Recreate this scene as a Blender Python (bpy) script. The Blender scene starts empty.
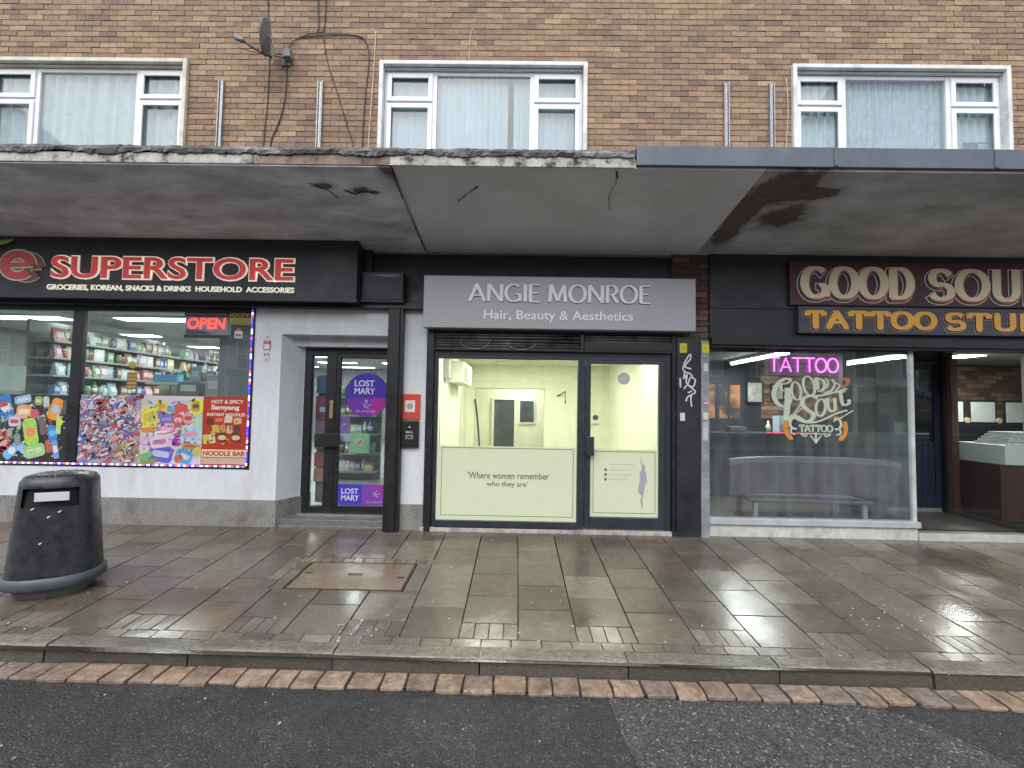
import bpy, math, random
from mathutils import Matrix, Vector
random.seed(7)
R = math.radians
sc = bpy.context.scene
COL = sc.collection

# ---------------------------------------------------------------- camera
cam_d = bpy.data.cameras.new('camera'); cam = bpy.data.objects.new('camera', cam_d); COL.objects.link(cam)
cam_d.sensor_width = 36.0; cam_d.lens = 460.0 / 1024 * 36.0; cam_d.clip_start = 0.05; cam_d.clip_end = 500
cam.matrix_world = Matrix.Translation((0, -5.9, 1.6)) @ Matrix.Rotation(.011, 4, 'Z') @ Matrix.Rotation(math.pi/2 + .046, 4, 'X') @ Matrix.Rotation(.017, 4, 'Z')
sc.camera = cam
# ---------------------------------------------------------------- daylight (overcast)
world = bpy.data.worlds.new('World'); sc.world = world; world.use_nodes = True
nt = world.node_tree; bg = nt.nodes['Background']
sky = nt.nodes.new('ShaderNodeTexSky'); sky.sky_type = 'NISHITA'; sky.sun_disc = False
SUN_EL, SUN_ROT = R(52), R(192)
sky.sun_elevation = SUN_EL; sky.sun_rotation = SUN_ROT; sky.air_density = 1.0; sky.dust_density = 2.0; sky.ozone_density = 1.0
hsv = nt.nodes.new('ShaderNodeHueSaturation'); hsv.inputs['Saturation'].default_value = .35
nt.links.new(sky.outputs[0], hsv.inputs['Color']); nt.links.new(hsv.outputs[0], bg.inputs[0]); bg.inputs[1].default_value = .15
sun_d = bpy.data.lights.new('sun', 'SUN'); sun = bpy.data.objects.new('sun', sun_d); COL.objects.link(sun)
sun_d.energy = 1.1; sun_d.angle = R(80); sun_d.color = (1, .97, .92)
_dir = Vector((math.sin(SUN_ROT)*math.cos(SUN_EL), math.cos(SUN_ROT)*math.cos(SUN_EL), math.sin(SUN_EL)))
sun.rotation_euler = _dir.to_track_quat('Z', 'Y').to_euler()
sc.view_settings.view_transform = 'Standard'; sc.view_settings.look = 'None'
sc.view_settings.exposure = 0.85; sc.view_settings.gamma = 1.0; sc.view_settings.use_curve_mapping = False
sc.cycles.max_bounces = 10; sc.cycles.transparent_max_bounces = 16; sc.cycles.sample_clamp_indirect = 6

# ---------------------------------------------------------------- materials
MATS = {}
def mat(name, base=(.5,.5,.5), rough=.6, metal=0, attr=False, var=.25, scale=6, bump=0.0, bscale=60, spec=.5,
        stain=None, stain_amt=0, stain_scale=1.5, stretch=(1,1,1), rvar=.0, coat=0, emit=None, estr=0, wet=None, detail=6, agg=0, spots=None):
    if name in MATS: return MATS[name]
    m = bpy.data.materials.new(name); m.use_nodes = True; MATS[name] = m
    t = m.node_tree; N = t.nodes; L = t.links; b = N['Principled BSDF']
    tc = N.new('ShaderNodeTexCoord'); mp = N.new('ShaderNodeMapping'); mp.inputs['Scale'].default_value = stretch
    L.new(tc.outputs['Object'], mp.inputs[0])
    n = N.new('ShaderNodeTexNoise'); n.inputs['Scale'].default_value = scale; n.inputs['Detail'].default_value = detail; n.inputs['Roughness'].default_value = .65
    L.new(mp.outputs[0], n.inputs[0])
    mr = N.new('ShaderNodeMapRange'); mr.inputs[1].default_value = .3; mr.inputs[2].default_value = .7
    mr.inputs[3].default_value = 1 - var; mr.inputs[4].default_value = 1 + var; L.new(n.outputs[0], mr.inputs[0])
    mul = N.new('ShaderNodeVectorMath'); mul.operation = 'SCALE'; L.new(mr.outputs[0], mul.inputs['Scale'])
    if attr:
        a = N.new('ShaderNodeAttribute'); a.attribute_name = 'Col'; L.new(a.outputs['Color'], mul.inputs[0])
    else: mul.inputs[0].default_value = base[:3]
    out = mul.outputs[0]
    if stain:
        n2 = N.new('ShaderNodeTexNoise'); n2.inputs['Scale'].default_value = stain_scale; n2.inputs['Detail'].default_value = 9; n2.inputs['Roughness'].default_value = .7
        L.new(mp.outputs[0], n2.inputs[0])
        r2 = N.new('ShaderNodeMapRange'); r2.inputs[1].default_value = .48; r2.inputs[2].default_value = .66; r2.inputs[4].default_value = stain_amt; L.new(n2.outputs[0], r2.inputs[0])
        mx = N.new('ShaderNodeMix'); mx.data_type = 'RGBA'; L.new(r2.outputs[0], mx.inputs[0]); L.new(out, mx.inputs[6]); mx.inputs[7].default_value = (*stain, 1); out = mx.outputs[2]
    if spots:   # bare damp patches at given places (world x, y), with ragged noisy edges
        acc = None
        sxy = N.new('ShaderNodeSeparateXYZ'); L.new(tc.outputs['Object'], sxy.inputs[0])
        for (cx, cy, rx_, ry_) in spots:
            a1 = N.new('ShaderNodeMath'); a1.operation = 'MULTIPLY_ADD'; a1.inputs[1].default_value = 1/rx_; a1.inputs[2].default_value = -cx/rx_; L.new(sxy.outputs[0], a1.inputs[0])
            a2 = N.new('ShaderNodeMath'); a2.operation = 'MULTIPLY_ADD'; a2.inputs[1].default_value = 1/ry_; a2.inputs[2].default_value = -(cy-.15)/ry_; L.new(sxy.outputs[1], a2.inputs[0])
            cb = N.new('ShaderNodeCombineXYZ'); L.new(a1.outputs[0], cb.inputs[0]); L.new(a2.outputs[0], cb.inputs[1])
            ln = N.new('ShaderNodeVectorMath'); ln.operation = 'LENGTH'; L.new(cb.outputs[0], ln.inputs[0])
            if acc is None: acc = ln.outputs['Value']
            else:
                mn = N.new('ShaderNodeMath'); mn.operation = 'MINIMUM'; L.new(acc, mn.inputs[0]); L.new(ln.outputs['Value'], mn.inputs[1]); acc = mn.outputs[0]
        nn_ = N.new('ShaderNodeTexNoise'); nn_.inputs['Scale'].default_value = 4.5; nn_.inputs['Detail'].default_value = 10; nn_.inputs['Roughness'].default_value = .7; L.new(tc.outputs['Object'], nn_.inputs[0])
        ma = N.new('ShaderNodeMath'); ma.operation = 'MULTIPLY_ADD'; ma.inputs[1].default_value = 1.9; L.new(nn_.outputs[0], ma.inputs[0]); L.new(acc, ma.inputs[2])
        mk = N.new('ShaderNodeMapRange'); mk.inputs[1].default_value = 1.66; mk.inputs[2].default_value = 1.96; mk.inputs[3].default_value = .95; mk.inputs[4].default_value = 0; L.new(ma.outputs[0], mk.inputs[0])
        mh = N.new('ShaderNodeMapRange'); mh.inputs[1].default_value = 1.7; mh.inputs[2].default_value = 2.5; mh.inputs[3].default_value = .45; mh.inputs[4].default_value = 0; L.new(ma.outputs[0], mh.inputs[0])
        mxa = N.new('ShaderNodeMath'); mxa.operation = 'MAXIMUM'; L.new(mk.outputs[0], mxa.inputs[0]); L.new(mh.outputs[0], mxa.inputs[1])
        cr = N.new('ShaderNodeMix'); cr.data_type = 'RGBA'; cr.inputs[6].default_value = (.03,.022,.019,1); cr.inputs[7].default_value = (.20,.165,.145,1); L.new(n.outputs[0], cr.inputs[0])
        ms = N.new('ShaderNodeMix'); ms.data_type = 'RGBA'; L.new(mxa.outputs[0], ms.inputs[0]); L.new(out, ms.inputs[6]); L.new(cr.outputs[2], ms.inputs[7]); out = ms.outputs[2]
    if agg:
        vo = N.new('ShaderNodeTexVoronoi'); vo.inputs['Scale'].default_value = agg; L.new(tc.outputs['Object'], vo.inputs[0])
        sx = N.new('ShaderNodeSeparateColor'); L.new(vo.outputs['Color'], sx.inputs[0])
        ra = N.new('ShaderNodeMapRange'); ra.inputs[1].default_value = 0; ra.inputs[2].default_value = 1; ra.inputs[3].default_value = .35; ra.inputs[4].default_value = 1.5; L.new(sx.outputs[0], ra.inputs[0])
        rb = N.new('ShaderNodeMapRange'); rb.inputs[1].default_value = .93; rb.inputs[2].default_value = .97; rb.inputs[4].default_value = 2.6; L.new(sx.outputs[1], rb.inputs[0])
        ab = N.new('ShaderNodeMath'); ab.operation = 'ADD'; L.new(ra.outputs[0], ab.inputs[0]); L.new(rb.outputs[0], ab.inputs[1])
        m3 = N.new('ShaderNodeVectorMath'); m3.operation = 'SCALE'; L.new(out, m3.inputs[0]); L.new(ab.outputs[0], m3.inputs['Scale']); out = m3.outputs[0]
    L.new(out, b.inputs['Base Color'])
    b.inputs['Roughness'].default_value = rough; b.inputs['Metallic'].default_value = metal
    b.inputs['Specular IOR Level'].default_value = spec; b.inputs['Coat Weight'].default_value = coat
    if wet:   # (roughness where wet, roughness where drier, scale)
        n3 = N.new('ShaderNodeTexNoise'); n3.inputs['Scale'].default_value = wet[2]; n3.inputs['Detail'].default_value = 5; L.new(tc.outputs['Object'], n3.inputs[0])
        r3 = N.new('ShaderNodeMapRange'); r3.inputs[1].default_value = .38; r3.inputs[2].default_value = .62; r3.inputs[3].default_value = wet[0]; r3.inputs[4].default_value = wet[1]
        L.new(n3.outputs[0], r3.inputs[0]); L.new(r3.outputs[0], b.inputs['Roughness'])
    elif rvar:
        r3 = N.new('ShaderNodeMapRange'); r3.inputs[1].default_value = .3; r3.inputs[2].default_value = .7; r3.inputs[3].default_value = max(.02, rough-rvar); r3.inputs[4].default_value = min(1, rough+rvar)
        L.new(n.outputs[0], r3.inputs[0]); L.new(r3.outputs[0], b.inputs['Roughness'])
    if bump:
        nb = N.new('ShaderNodeTexNoise'); nb.inputs['Scale'].default_value = bscale; nb.inputs['Detail'].default_value = 4; L.new(tc.outputs['Object'], nb.inputs[0])
        bp = N.new('ShaderNodeBump'); bp.inputs['Strength'].default_value = 1; bp.inputs['Distance'].default_value = bump; L.new(nb.outputs[0], bp.inputs['Height']); L.new(bp.outputs[0], b.inputs['Normal'])
    if emit:
        b.inputs['Emission Color'].default_value = (*emit, 1); b.inputs['Emission Strength'].default_value = estr
    return m
def emis_attr(name, strength):
    m = bpy.data.materials.new(name); m.use_nodes = True; N = m.node_tree.nodes; L = m.node_tree.links; b = N['Principled BSDF']
    a = N.new('ShaderNodeAttribute'); a.attribute_name = 'Col'; L.new(a.outputs['Color'], b.inputs['Emission Color']); L.new(a.outputs['Color'], b.inputs['Base Color'])
    b.inputs['Emission Strength'].default_value = strength; MATS[name] = m; return m
def glass(name, tint=(.93,.96,.95), dirt_haze=.03, dcol=(.55,.6,.58), refl=1.0, low=0):
    m = bpy.data.materials.new(name); m.use_nodes = True; N = m.node_tree.nodes; L = m.node_tree.links
    N.remove(N['Principled BSDF']); o = N['Material Output']
    tr = N.new('ShaderNodeBsdfTransparent'); tr.inputs[0].default_value = (*tint, 1)
    gl = N.new('ShaderNodeBsdfGlossy'); gl.inputs['Roughness'].default_value = .01; gl.inputs['Color'].default_value = (refl, refl, refl, 1)
    fr = N.new('ShaderNodeFresnel'); fr.inputs[0].default_value = 1.5
    ge = N.new('ShaderNodeNewGeometry'); im = N.new('ShaderNodeMath'); im.operation = 'MULTIPLY_ADD'; im.inputs[1].default_value = -.8333; im.inputs[2].default_value = 1.5
    L.new(ge.outputs['Backfacing'], im.inputs[0]); L.new(im.outputs[0], fr.inputs[0])
    fm = N.new('ShaderNodeMath'); fm.operation = 'MULTIPLY'; fm.inputs[1].default_value = 1.3; fm.use_clamp = True; L.new(fr.outputs[0], fm.inputs[0])
    mx = N.new('ShaderNodeMixShader'); L.new(fm.outputs[0], mx.inputs[0]); L.new(tr.outputs[0], mx.inputs[1]); L.new(gl.outputs[0], mx.inputs[2])
    df = N.new('ShaderNodeBsdfDiffuse'); df.inputs[0].default_value = (*dcol, 1)
    tl = N.new('ShaderNodeBsdfTranslucent'); tl.inputs[0].default_value = (*dcol, 1)
    ad = N.new('ShaderNodeMixShader'); ad.inputs[0].default_value = .4; L.new(df.outputs[0], ad.inputs[1]); L.new(tl.outputs[0], ad.inputs[2])
    tc = N.new('ShaderNodeTexCoord'); mp = N.new('ShaderNodeMapping'); mp.inputs['Scale'].default_value = (5, 1, .7); L.new(tc.outputs['Object'], mp.inputs[0])
    n = N.new('ShaderNodeTexNoise'); n.inputs['Scale'].default_value = 1.6; n.inputs['Detail'].default_value = 7; L.new(mp.outputs[0], n.inputs[0])
    r = N.new('ShaderNodeMapRange'); r.inputs[1].default_value = .35; r.inputs[2].default_value = .75; r.inputs[3].default_value = dirt_haze*.4; r.inputs[4].default_value = dirt_haze*1.8; L.new(n.outputs[0], r.inputs[0])
    fac = r.outputs[0]
    if low:   # grime splashed up from the street onto the lower part of the pane
        sx = N.new('ShaderNodeSeparateXYZ'); L.new(tc.outputs['Object'], sx.inputs[0])
        rz = N.new('ShaderNodeMapRange'); rz.inputs[1].default_value = 1.6; rz.inputs[2].default_value = .2; rz.inputs[3].default_value = 1; rz.inputs[4].default_value = 1 + low; L.new(sx.outputs[2], rz.inputs[0])
        mm = N.new('ShaderNodeMath'); mm.operation = 'MULTIPLY'; L.new(fac, mm.inputs[0]); L.new(rz.outputs[0], mm.inputs[1]); fac = mm.outputs[0]
    mx2 = N.new('ShaderNodeMixShader'); L.new(fac, mx2.inputs[0]); L.new(mx.outputs[0], mx2.inputs[1]); L.new(ad.outputs[0], mx2.inputs[2])
    L.new(mx2.outputs[0], o.inputs[0]); MATS[name] = m; return m

M_brick = mat('brick', attr=True, rough=.9, var=.28, scale=28, bump=.003, bscale=120, stain=(.13,.10,.085), stain_amt=.42, stain_scale=.9, stretch=(.7,1,1.6))
M_mortar = mat('mortar', (.21,.175,.135), .95, var=.25, bump=.002)
M_black = mat('black_frame', (.012,.013,.016), .42, var=.3, rvar=.1)
M_blackwall = mat('black_board', (.014,.016,.024), .5, var=.35, scale=3, rvar=.15, stain=(.035,.036,.042), stain_amt=.7, stain_scale=2.5)
M_navy = mat('anthracite_frame', (.028,.035,.048), .38, var=.2, rvar=.1)
M_navysign = mat('dark_sign_panel', (.020,.023,.033), .5, var=.3, scale=2, rvar=.1, stain=(.05,.052,.06), stain_amt=.35, stain_scale=3)
M_render = mat('white_render', (.66,.69,.73), .8, var=.06, scale=4, bump=.002, bscale=90, stain=(.42,.42,.42), stain_amt=.4, stain_scale=1.3, stretch=(2.2,1,.6))
M_plinth = mat('granite_plinth', (.25,.245,.235), .6, var=.55, scale=70, stain=(.10,.095,.09), stain_amt=.6, stain_scale=3, bump=.001)
M_upvc = mat('white_upvc', (.78,.80,.82), .35, var=.05, rvar=.1, stain=(.5,.5,.47), stain_amt=.35, stain_scale=3)
M_surround = mat('painted_surround', (.72,.73,.73), .7, var=.1, scale=10, stain=(.42,.40,.35), stain_amt=.6, stain_scale=4)
M_cream = mat('cream_surround', (.66,.63,.54), .7, var=.12, scale=10, stain=(.35,.32,.25), stain_amt=.5, stain_scale=4)
M_steel = mat('galvanised_steel', (.36,.37,.38), .45, metal=.6, var=.3, scale=20)
M_cable = mat('black_cable', (.03,.027,.025), .6)
M_cablepale = mat('pale_cable', (.55,.48,.36), .6)
M_sofA = mat('grey_concrete_soffit', (.66,.69,.74), .9, var=.28, scale=1.6, bump=.004, bscale=25, stain=(.38,.39,.41), stain_amt=.8, spots=[(-1.62,-1.33,.10,.07),(-1.50,-1.30,.07,.04),(-1.98,-1.40,.10,.05),(-1.23,-1.69,.12,.22)], stain_scale=1.1, stretch=(1,2.2,1), detail=10)
M_sofB = mat('painted_soffit', (.69,.71,.74), .85, var=.10, scale=1.5, bump=.002, bscale=30, stain=(.56,.56,.55), stain_amt=.5, stain_scale=1.0)
M_sofC = mat('dark_grey_soffit', (.52,.535,.55), .9, var=.28, scale=1.4, bump=.004, bscale=25, stain=(.31,.31,.315), stain_amt=.8, spots=[(2.62,-1.42,.36,.36),(2.40,-1.05,.20,.42),(2.95,-1.36,.30,.12),(2.86,-.93,.24,.26),(2.42,-.6,.16,.40)], stain_scale=.9, stretch=(1,2,1), detail=10)
M_rust = mat('damp_bare_patch', (.030,.022,.018), .7, var=.6, scale=5, stain=(.09,.07,.06), stain_amt=.6, stain_scale=5, bump=.006, bscale=14)
M_fasc = mat('peeling_white_fascia', (.50,.49,.44), .85, var=.35, scale=14, stain=(.05,.045,.04), stain_amt=1.3, stain_scale=7, bump=.006, bscale=40)
M_fascb = mat('exposed_render_fascia', (.27,.20,.155), .9, var=.35, scale=9, stain=(.05,.04,.035), stain_amt=.9, stain_scale=5, bump=.008, bscale=40)
M_felt = mat('torn_roofing_felt', (.045,.048,.052), .5, var=.5, scale=12, bump=.008, bscale=14, stain=(.34,.35,.37), stain_amt=.85, stain_scale=6, stretch=(.5,1,2))
M_flash = mat('grey_metal_flashing', (.085,.105,.135), .5, var=.16, scale=3, rvar=.12, stain=(.15,.18,.215), stain_amt=.5, stain_scale=2.5, stretch=(1,1,.4))
M_col = mat('printed_vinyl', attr=True, rough=.35, var=.05)
M_goods = mat('goods_packaging', attr=True, rough=.4, var=.1, scale=30)
M_sign = mat('satin_silver_sign', (.36,.37,.39), .42, metal=.2, var=.05, rvar=.06, scale=2)
M_signletter = mat('mirror_white_letter', (.9,.91,.92), .3, var=.03)
M_lamp = mat('lamp_diffuser', (.9,.9,.88), .5, emit=(1,1,.93), estr=4)
M_lampw = mat('shop_lamp', (.9,.9,.9), .5, emit=(.95,1,.97), estr=6)
M_neon = mat('neon_tube', (.9,.2,.9), .3, emit=(1,.09,.95), estr=3.6)
M_open = mat('open_letters', (.9,.15,.12), .3, emit=(1,.07,.06), estr=1.0)
M_wood = mat('brown_timber', (.11,.055,.032), .5, var=.4, scale=5, stretch=(6,6,1))
M_darkroom = mat('dark_painted_wall', (.022,.024,.034), .7, var=.2)
M_floorg = mat('grey_green_floor', (.22,.26,.235), .4, var=.15, rvar=.1, scale=6)
M_white = mat('white_paint', (.78,.79,.77), .6, var=.05)
M_cream2 = mat('salon_wall', (.80,.81,.64), .7, var=.04)
M_leather = mat('mauve_leatherette', (.17,.14,.185), .45, var=.2, rvar=.1, scale=5)
M_frost = mat('pale_green_frosting', (.66,.71,.50), .6, var=.03, scale=3)
G_shop = glass('shop_glass', dirt_haze=.045, dcol=(.36,.41,.42))  # raised teal-grey veil stands in for street reflections over the grime
G_salon = glass('salon_glass', dirt_haze=.03, refl=.8)
G_tat = glass('grimy_glass', dirt_haze=.05, dcol=(.36,.41,.41), low=1.6)  # grime on the pane, raised further to paint in reflected grey haze
G_win = glass('house_glass', tint=(.85,.9,.92), dirt_haze=.05)

# ---------------------------------------------------------------- helpers
def tag(o, label=None, cat=None, group=None, kind=None):
    if label: o['label'] = label
    if cat: o['category'] = cat
    if group: o['group'] = group
    if kind: o['kind'] = kind
    return o
ORG = {}
def thing(name, label, cat, loc=(0,0,0), group=None):
    o = bpy.data.objects.new(name, None); COL.objects.link(o); o.location = loc; o.empty_display_size = .1
    ORG[o.name] = Vector(loc); return tag(o, label, cat, group)
class MB:
    def __init__(s): s.v=[]; s.f=[]; s.c=[]; s.m=[]; s.sm=[]
    def add(s, vs, fs, col=(1,1,1), mi=0, smooth=False):
        k=len(s.v); s.v += [tuple(p) for p in vs]
        for f in fs: s.f.append([i+k for i in f]); s.c.append(col); s.m.append(mi); s.sm.append(smooth)
        return s
    def box(s, x0,x1,y0,y1,z0,z1,col=(1,1,1),mi=0):
        v=[(x0,y0,z0),(x1,y0,z0),(x1,y1,z0),(x0,y1,z0),(x0,y0,z1),(x1,y0,z1),(x1,y1,z1),(x0,y1,z1)]
        return s.add(v,[(3,2,1,0),(4,5,6,7),(0,1,5,4),(1,2,6,5),(2,3,7,6),(3,0,4,7)],col,mi)
    def prism(s, poly, y0, y1, col=(1,1,1), mi=0):      # poly in (x,z), extruded in y; y0 is the front
        a=sum(poly[i][0]*poly[(i+1)%len(poly)][1]-poly[(i+1)%len(poly)][0]*poly[i][1] for i in range(len(poly)))
        if a<0: poly=poly[::-1]
        n=len(poly); v=[(p[0],y0,p[1]) for p in poly]+[(p[0],y1,p[1]) for p in poly]
        f=[tuple(range(n)), tuple(range(2*n-1,n-1,-1))]+[(i,i+n,(i+1)%n+n,(i+1)%n) for i in range(n)]
        return s.add(v,f,col,mi)
    def prismx(s, poly, x0, x1, col=(1,1,1), mi=0):     # poly in (y,z), extruded in x
        a=sum(poly[i][0]*poly[(i+1)%len(poly)][1]-poly[(i+1)%len(poly)][0]*poly[i][1] for i in range(len(poly)))
        if a<0: poly=poly[::-1]
        n=len(poly); v=[(x0,p[0],p[1]) for p in poly]+[(x1,p[0],p[1]) for p in poly]
        f=[tuple(range(n-1,-1,-1)), tuple(range(n,2*n))]+[(i,(i+1)%n,(i+1)%n+n,i+n) for i in range(n)]
        return s.add(v,f,col,mi)
    def rrect(s, cx,cz,w,h,ang,y0,y1,col,r=.25,mi=0,n=4):
        rr=min(w,h)*r; pts=[]
        for qx,qz,a0 in ((1,1,0),(-1,1,90),(-1,-1,180),(1,-1,270)):
            for k in range(n+1):
                a=R(a0+90*k/n); pts.append((qx*(w/2-rr)+rr*math.cos(a), qz*(h/2-rr)+rr*math.sin(a)))
        ca,sa=math.cos(R(ang)),math.sin(R(ang))
        return s.prism([(cx+p[0]*ca-p[1]*sa, cz+p[0]*sa+p[1]*ca) for p in pts], y0,y1,col,mi)
    def disc(s,cx,cz,r,y0,y1,col,mi=0,n=24,rz=None):
        rz=rz or r
        return s.prism([(cx+r*math.cos(2*math.pi*k/n), cz+rz*math.sin(2*math.pi*k/n)) for k in range(n)],y0,y1,col,mi)
    def tube(s, pts, r, n=8, col=(1,1,1), mi=0):
        P=[Vector(p) for p in pts]; k=len(s.v); rings=[]
        for i,p in enumerate(P):
            d=(P[min(i+1,len(P)-1)]-P[max(i-1,0)]).normalized(); up=Vector((0,0,1)) if abs(d.z)<.9 else Vector((0,1,0))
            a=d.cross(up).normalized(); b=d.cross(a)
            rad=r[i] if isinstance(r,(list,tuple)) else r
            rings.append([p+a*math.cos(2*math.pi*j/n)*rad+b*math.sin(2*math.pi*j/n)*rad for j in range(n)])
        vs=[q for ring in rings for q in ring]
        fs=[(i*n+j,i*n+(j+1)%n,(i+1)*n+(j+1)%n,(i+1)*n+j) for i in range(len(P)-1) for j in range(n)]
        fs+=[tuple(range(n-1,-1,-1)), tuple(range((len(P)-1)*n,len(P)*n))]
        return s.add(vs,fs,col,mi,True)
    def build(s, name, mats, parent=None, bevel=0, seg=2, loc=None):
        if not isinstance(mats,(list,tuple)): mats=[mats]
        if parent is not None:
            o0=Vector((0,0,0)); p=parent
            o0=ORG[p.name]
        else:
            if loc is None:
                xs=[q[0] for q in s.v]; ys=[q[1] for q in s.v]; zs=[q[2] for q in s.v]
                loc=((min(xs)+max(xs))/2,(min(ys)+max(ys))/2,min(zs))
            o0=Vector(loc)
        me=bpy.data.meshes.new(name); me.from_pydata([tuple(Vector(q)-o0) for q in s.v],[],s.f)
        for m in mats: me.materials.append(m)
        ca=me.color_attributes.new('Col','FLOAT_COLOR','CORNER')
        for poly in me.polygons:
            poly.material_index=s.m[poly.index]; poly.use_smooth=s.sm[poly.index]; c=s.c[poly.index]
            for li in poly.loop_indices: ca.data[li].color=(*c,1)
        o=bpy.data.objects.new(name,me); COL.objects.link(o); ORG[o.name]=o0
        if parent is not None: o.parent=parent
        else: o.location=o0
        if bevel:
            b=o.modifiers.new('bevel','BEVEL'); b.width=bevel; b.segments=seg; b.limit_method='ANGLE'; b.angle_limit=R(40)
        return o
def B(name, mats, parent, *boxes, bevel=0):
    m=MB()
    for b in boxes: m.box(*b)
    return m.build(name, mats, parent, bevel)
def text(mb, body, x0,x1,z0,z1,y,depth=.01,offset=0,shear=0,col=(1,1,1),mi=0,fit=True,back=.002,space=1.0,rot=0):
    cu=bpy.data.curves.new('t','FONT'); cu.body=body; cu.offset=offset; cu.shear=shear; cu.resolution_u=4; cu.space_character=space
    ob=bpy.data.objects.new('t',cu); COL.objects.link(ob); dg=bpy.context.evaluated_depsgraph_get(); dg.update()
    me=bpy.data.meshes.new_from_object(ob.evaluated_get(dg))
    bpy.data.objects.remove(ob); bpy.data.curves.remove(cu)
    if not me.vertices: return
    xs=[v.co.x for v in me.vertices]; ys=[v.co.y for v in me.vertices]
    ax=(x1-x0)/(max(xs)-min(xs)); az=(z1-z0)/(max(ys)-min(ys)); mx=min(xs); mz=min(ys)
    n=len(me.vertices); cx,cz=(x0+x1)/2,(z0+z1)/2; ca,sa=math.cos(R(rot)),math.sin(R(rot))
    def tr(v):
        X=x0+(v.co.x-mx)*ax-cx; Z=z0+(v.co.y-mz)*az-cz; return cx+X*ca-Z*sa, cz+X*sa+Z*ca
    P=[tr(v) for v in me.vertices]
    vs=[(p[0],y-depth,p[1]) for p in P]+[(p[0],y-back*0,p[1]) for p in P]
    fs=[]; ec={}
    for p in me.polygons:
        vv=list(p.vertices); fs.append(vv)
        for i in range(len(vv)): e=(vv[i],vv[(i+1)%len(vv)]); ec[e]=ec.get(e,0)+1
    for (a,b) in ec:
        if (b,a) not in ec: fs.append([b,a,a+n,b+n])
    mb.add(vs,fs,col,mi); bpy.data.meshes.remove(me)

# --- letter skeletons drawn with a broad pen (thick stems, thin bars), optional slab serifs
def arc(cx,cz,rx,rz,a0,a1,n=14): return [(cx+rx*math.cos(R(a0+(a1-a0)*k/n)), cz+rz*math.sin(R(a0+(a1-a0)*k/n))) for k in range(n+1)]
def skel(ch):
    if ch=='A': return [[(0,0),(.40,1)],[(.38,1),(.84,0)],[(.16,.33),(.70,.33)]],.84,[(0,0),(.84,0)]
    if ch=='N': return [[(.05,0),(.05,1)],[(.05,1),(.75,0)],[(.75,0),(.75,1)]],.8,[(.05,0),(.05,1),(.75,1)]
    if ch=='G': return [arc(.45,.5,.43,.5,48,312,20),[(.80,.02),(.80,.42)],[(.55,.42),(.82,.42)]],.86,[]
    if ch=='I': return [[(.06,0),(.06,1)]],.12,[(.06,0),(.06,1)]
    if ch=='E': return [[(.06,0),(.06,1)],[(.06,1),(.56,1)],[(.06,.52),(.50,.52)],[(.06,0),(.58,0)]],.58,[]
    if ch=='M': return [[(.05,0),(.12,1)],[(.12,1),(.48,.08)],[(.48,.08),(.84,1)],[(.84,1),(.92,0)]],.97,[(.05,0),(.92,0)]
    if ch=='O': return [arc(.44,.5,.42,.5,90,450,28)],.88,[]
    if ch=='R': return [[(.06,0),(.06,1)],[(.06,1),(.3,1)]+arc(.3,.74,.26,.26,90,-90,8)+[(.06,.48)],[(.3,.48),(.62,0)]],.62,[(.06,0)]
    if ch=='D': return [[(.1,0),(.1,1)],[(.0,1),(.3,1)]+arc(.34,.5,.40,.5,80,-80,12)+[(.0,0)]],.76,[]
    if ch=='S': return [arc(.34,.74,.28,.26,20,270,12)+arc(.34,.26,.30,.26,90,-160,12)],.66,[]
    if ch=='U': return [[(.1,1),(.1,.32)]+arc(.4,.3,.30,.30,180,360,12)+[(.7,1)]],.8,[(.1,1),(.7,1)]
    if ch=='L': return [[(.12,0),(.12,1)],[(.0,0),(.6,0)],[(.6,.0),(.6,.28)]],.62,[(.12,1)]
    if ch=='T': return [[(.4,0),(.4,1)],[(.0,1),(.8,1)],[(.02,1),(.02,.74)],[(.78,1),(.78,.74)]],.8,[(.4,0)]
    if ch=='T2': return [[(.35,0),(.35,1)],[(.0,1),(.7,1)]],.7,[]
    return [],.3,[]
def stroke(mb,pts,thick,thin,y,depth,col,mi,hscale):
    # ribbon whose width follows direction; thickness along vertical runs = thick, along horizontals = thin
    n=len(pts); L=[];Rr=[]
    for i,p in enumerate(pts):
        a=pts[max(i-1,0)]; b=pts[min(i+1,n-1)]; dx,dz=b[0]-a[0],b[1]-a[1]; l=math.hypot(dx,dz) or 1; dx/=l; dz/=l
        w=(thin+(thick-thin)*abs(dz)**1.3)/2
        L.append((p[0]-dz*w,p[1]+dx*w)); Rr.append((p[0]+dz*w,p[1]-dx*w))
    vs=[(q[0],y-depth,q[1]) for q in L]+[(q[0],y-depth,q[1]) for q in Rr]+[(q[0],y,q[1]) for q in L]+[(q[0],y,q[1]) for q in Rr]
    fs=[]
    for i in range(n-1):
        fs+=[(n+i,n+i+1,i+1,i),(i,i+1,2*n+i+1,2*n+i),(n+i+1,n+i,3*n+i,3*n+i+1)]
    fs+=[(0,2*n,3*n,n),(n-1,2*n-1,4*n-1,3*n-1)]
    mb.add(vs,fs,col,mi)
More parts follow.
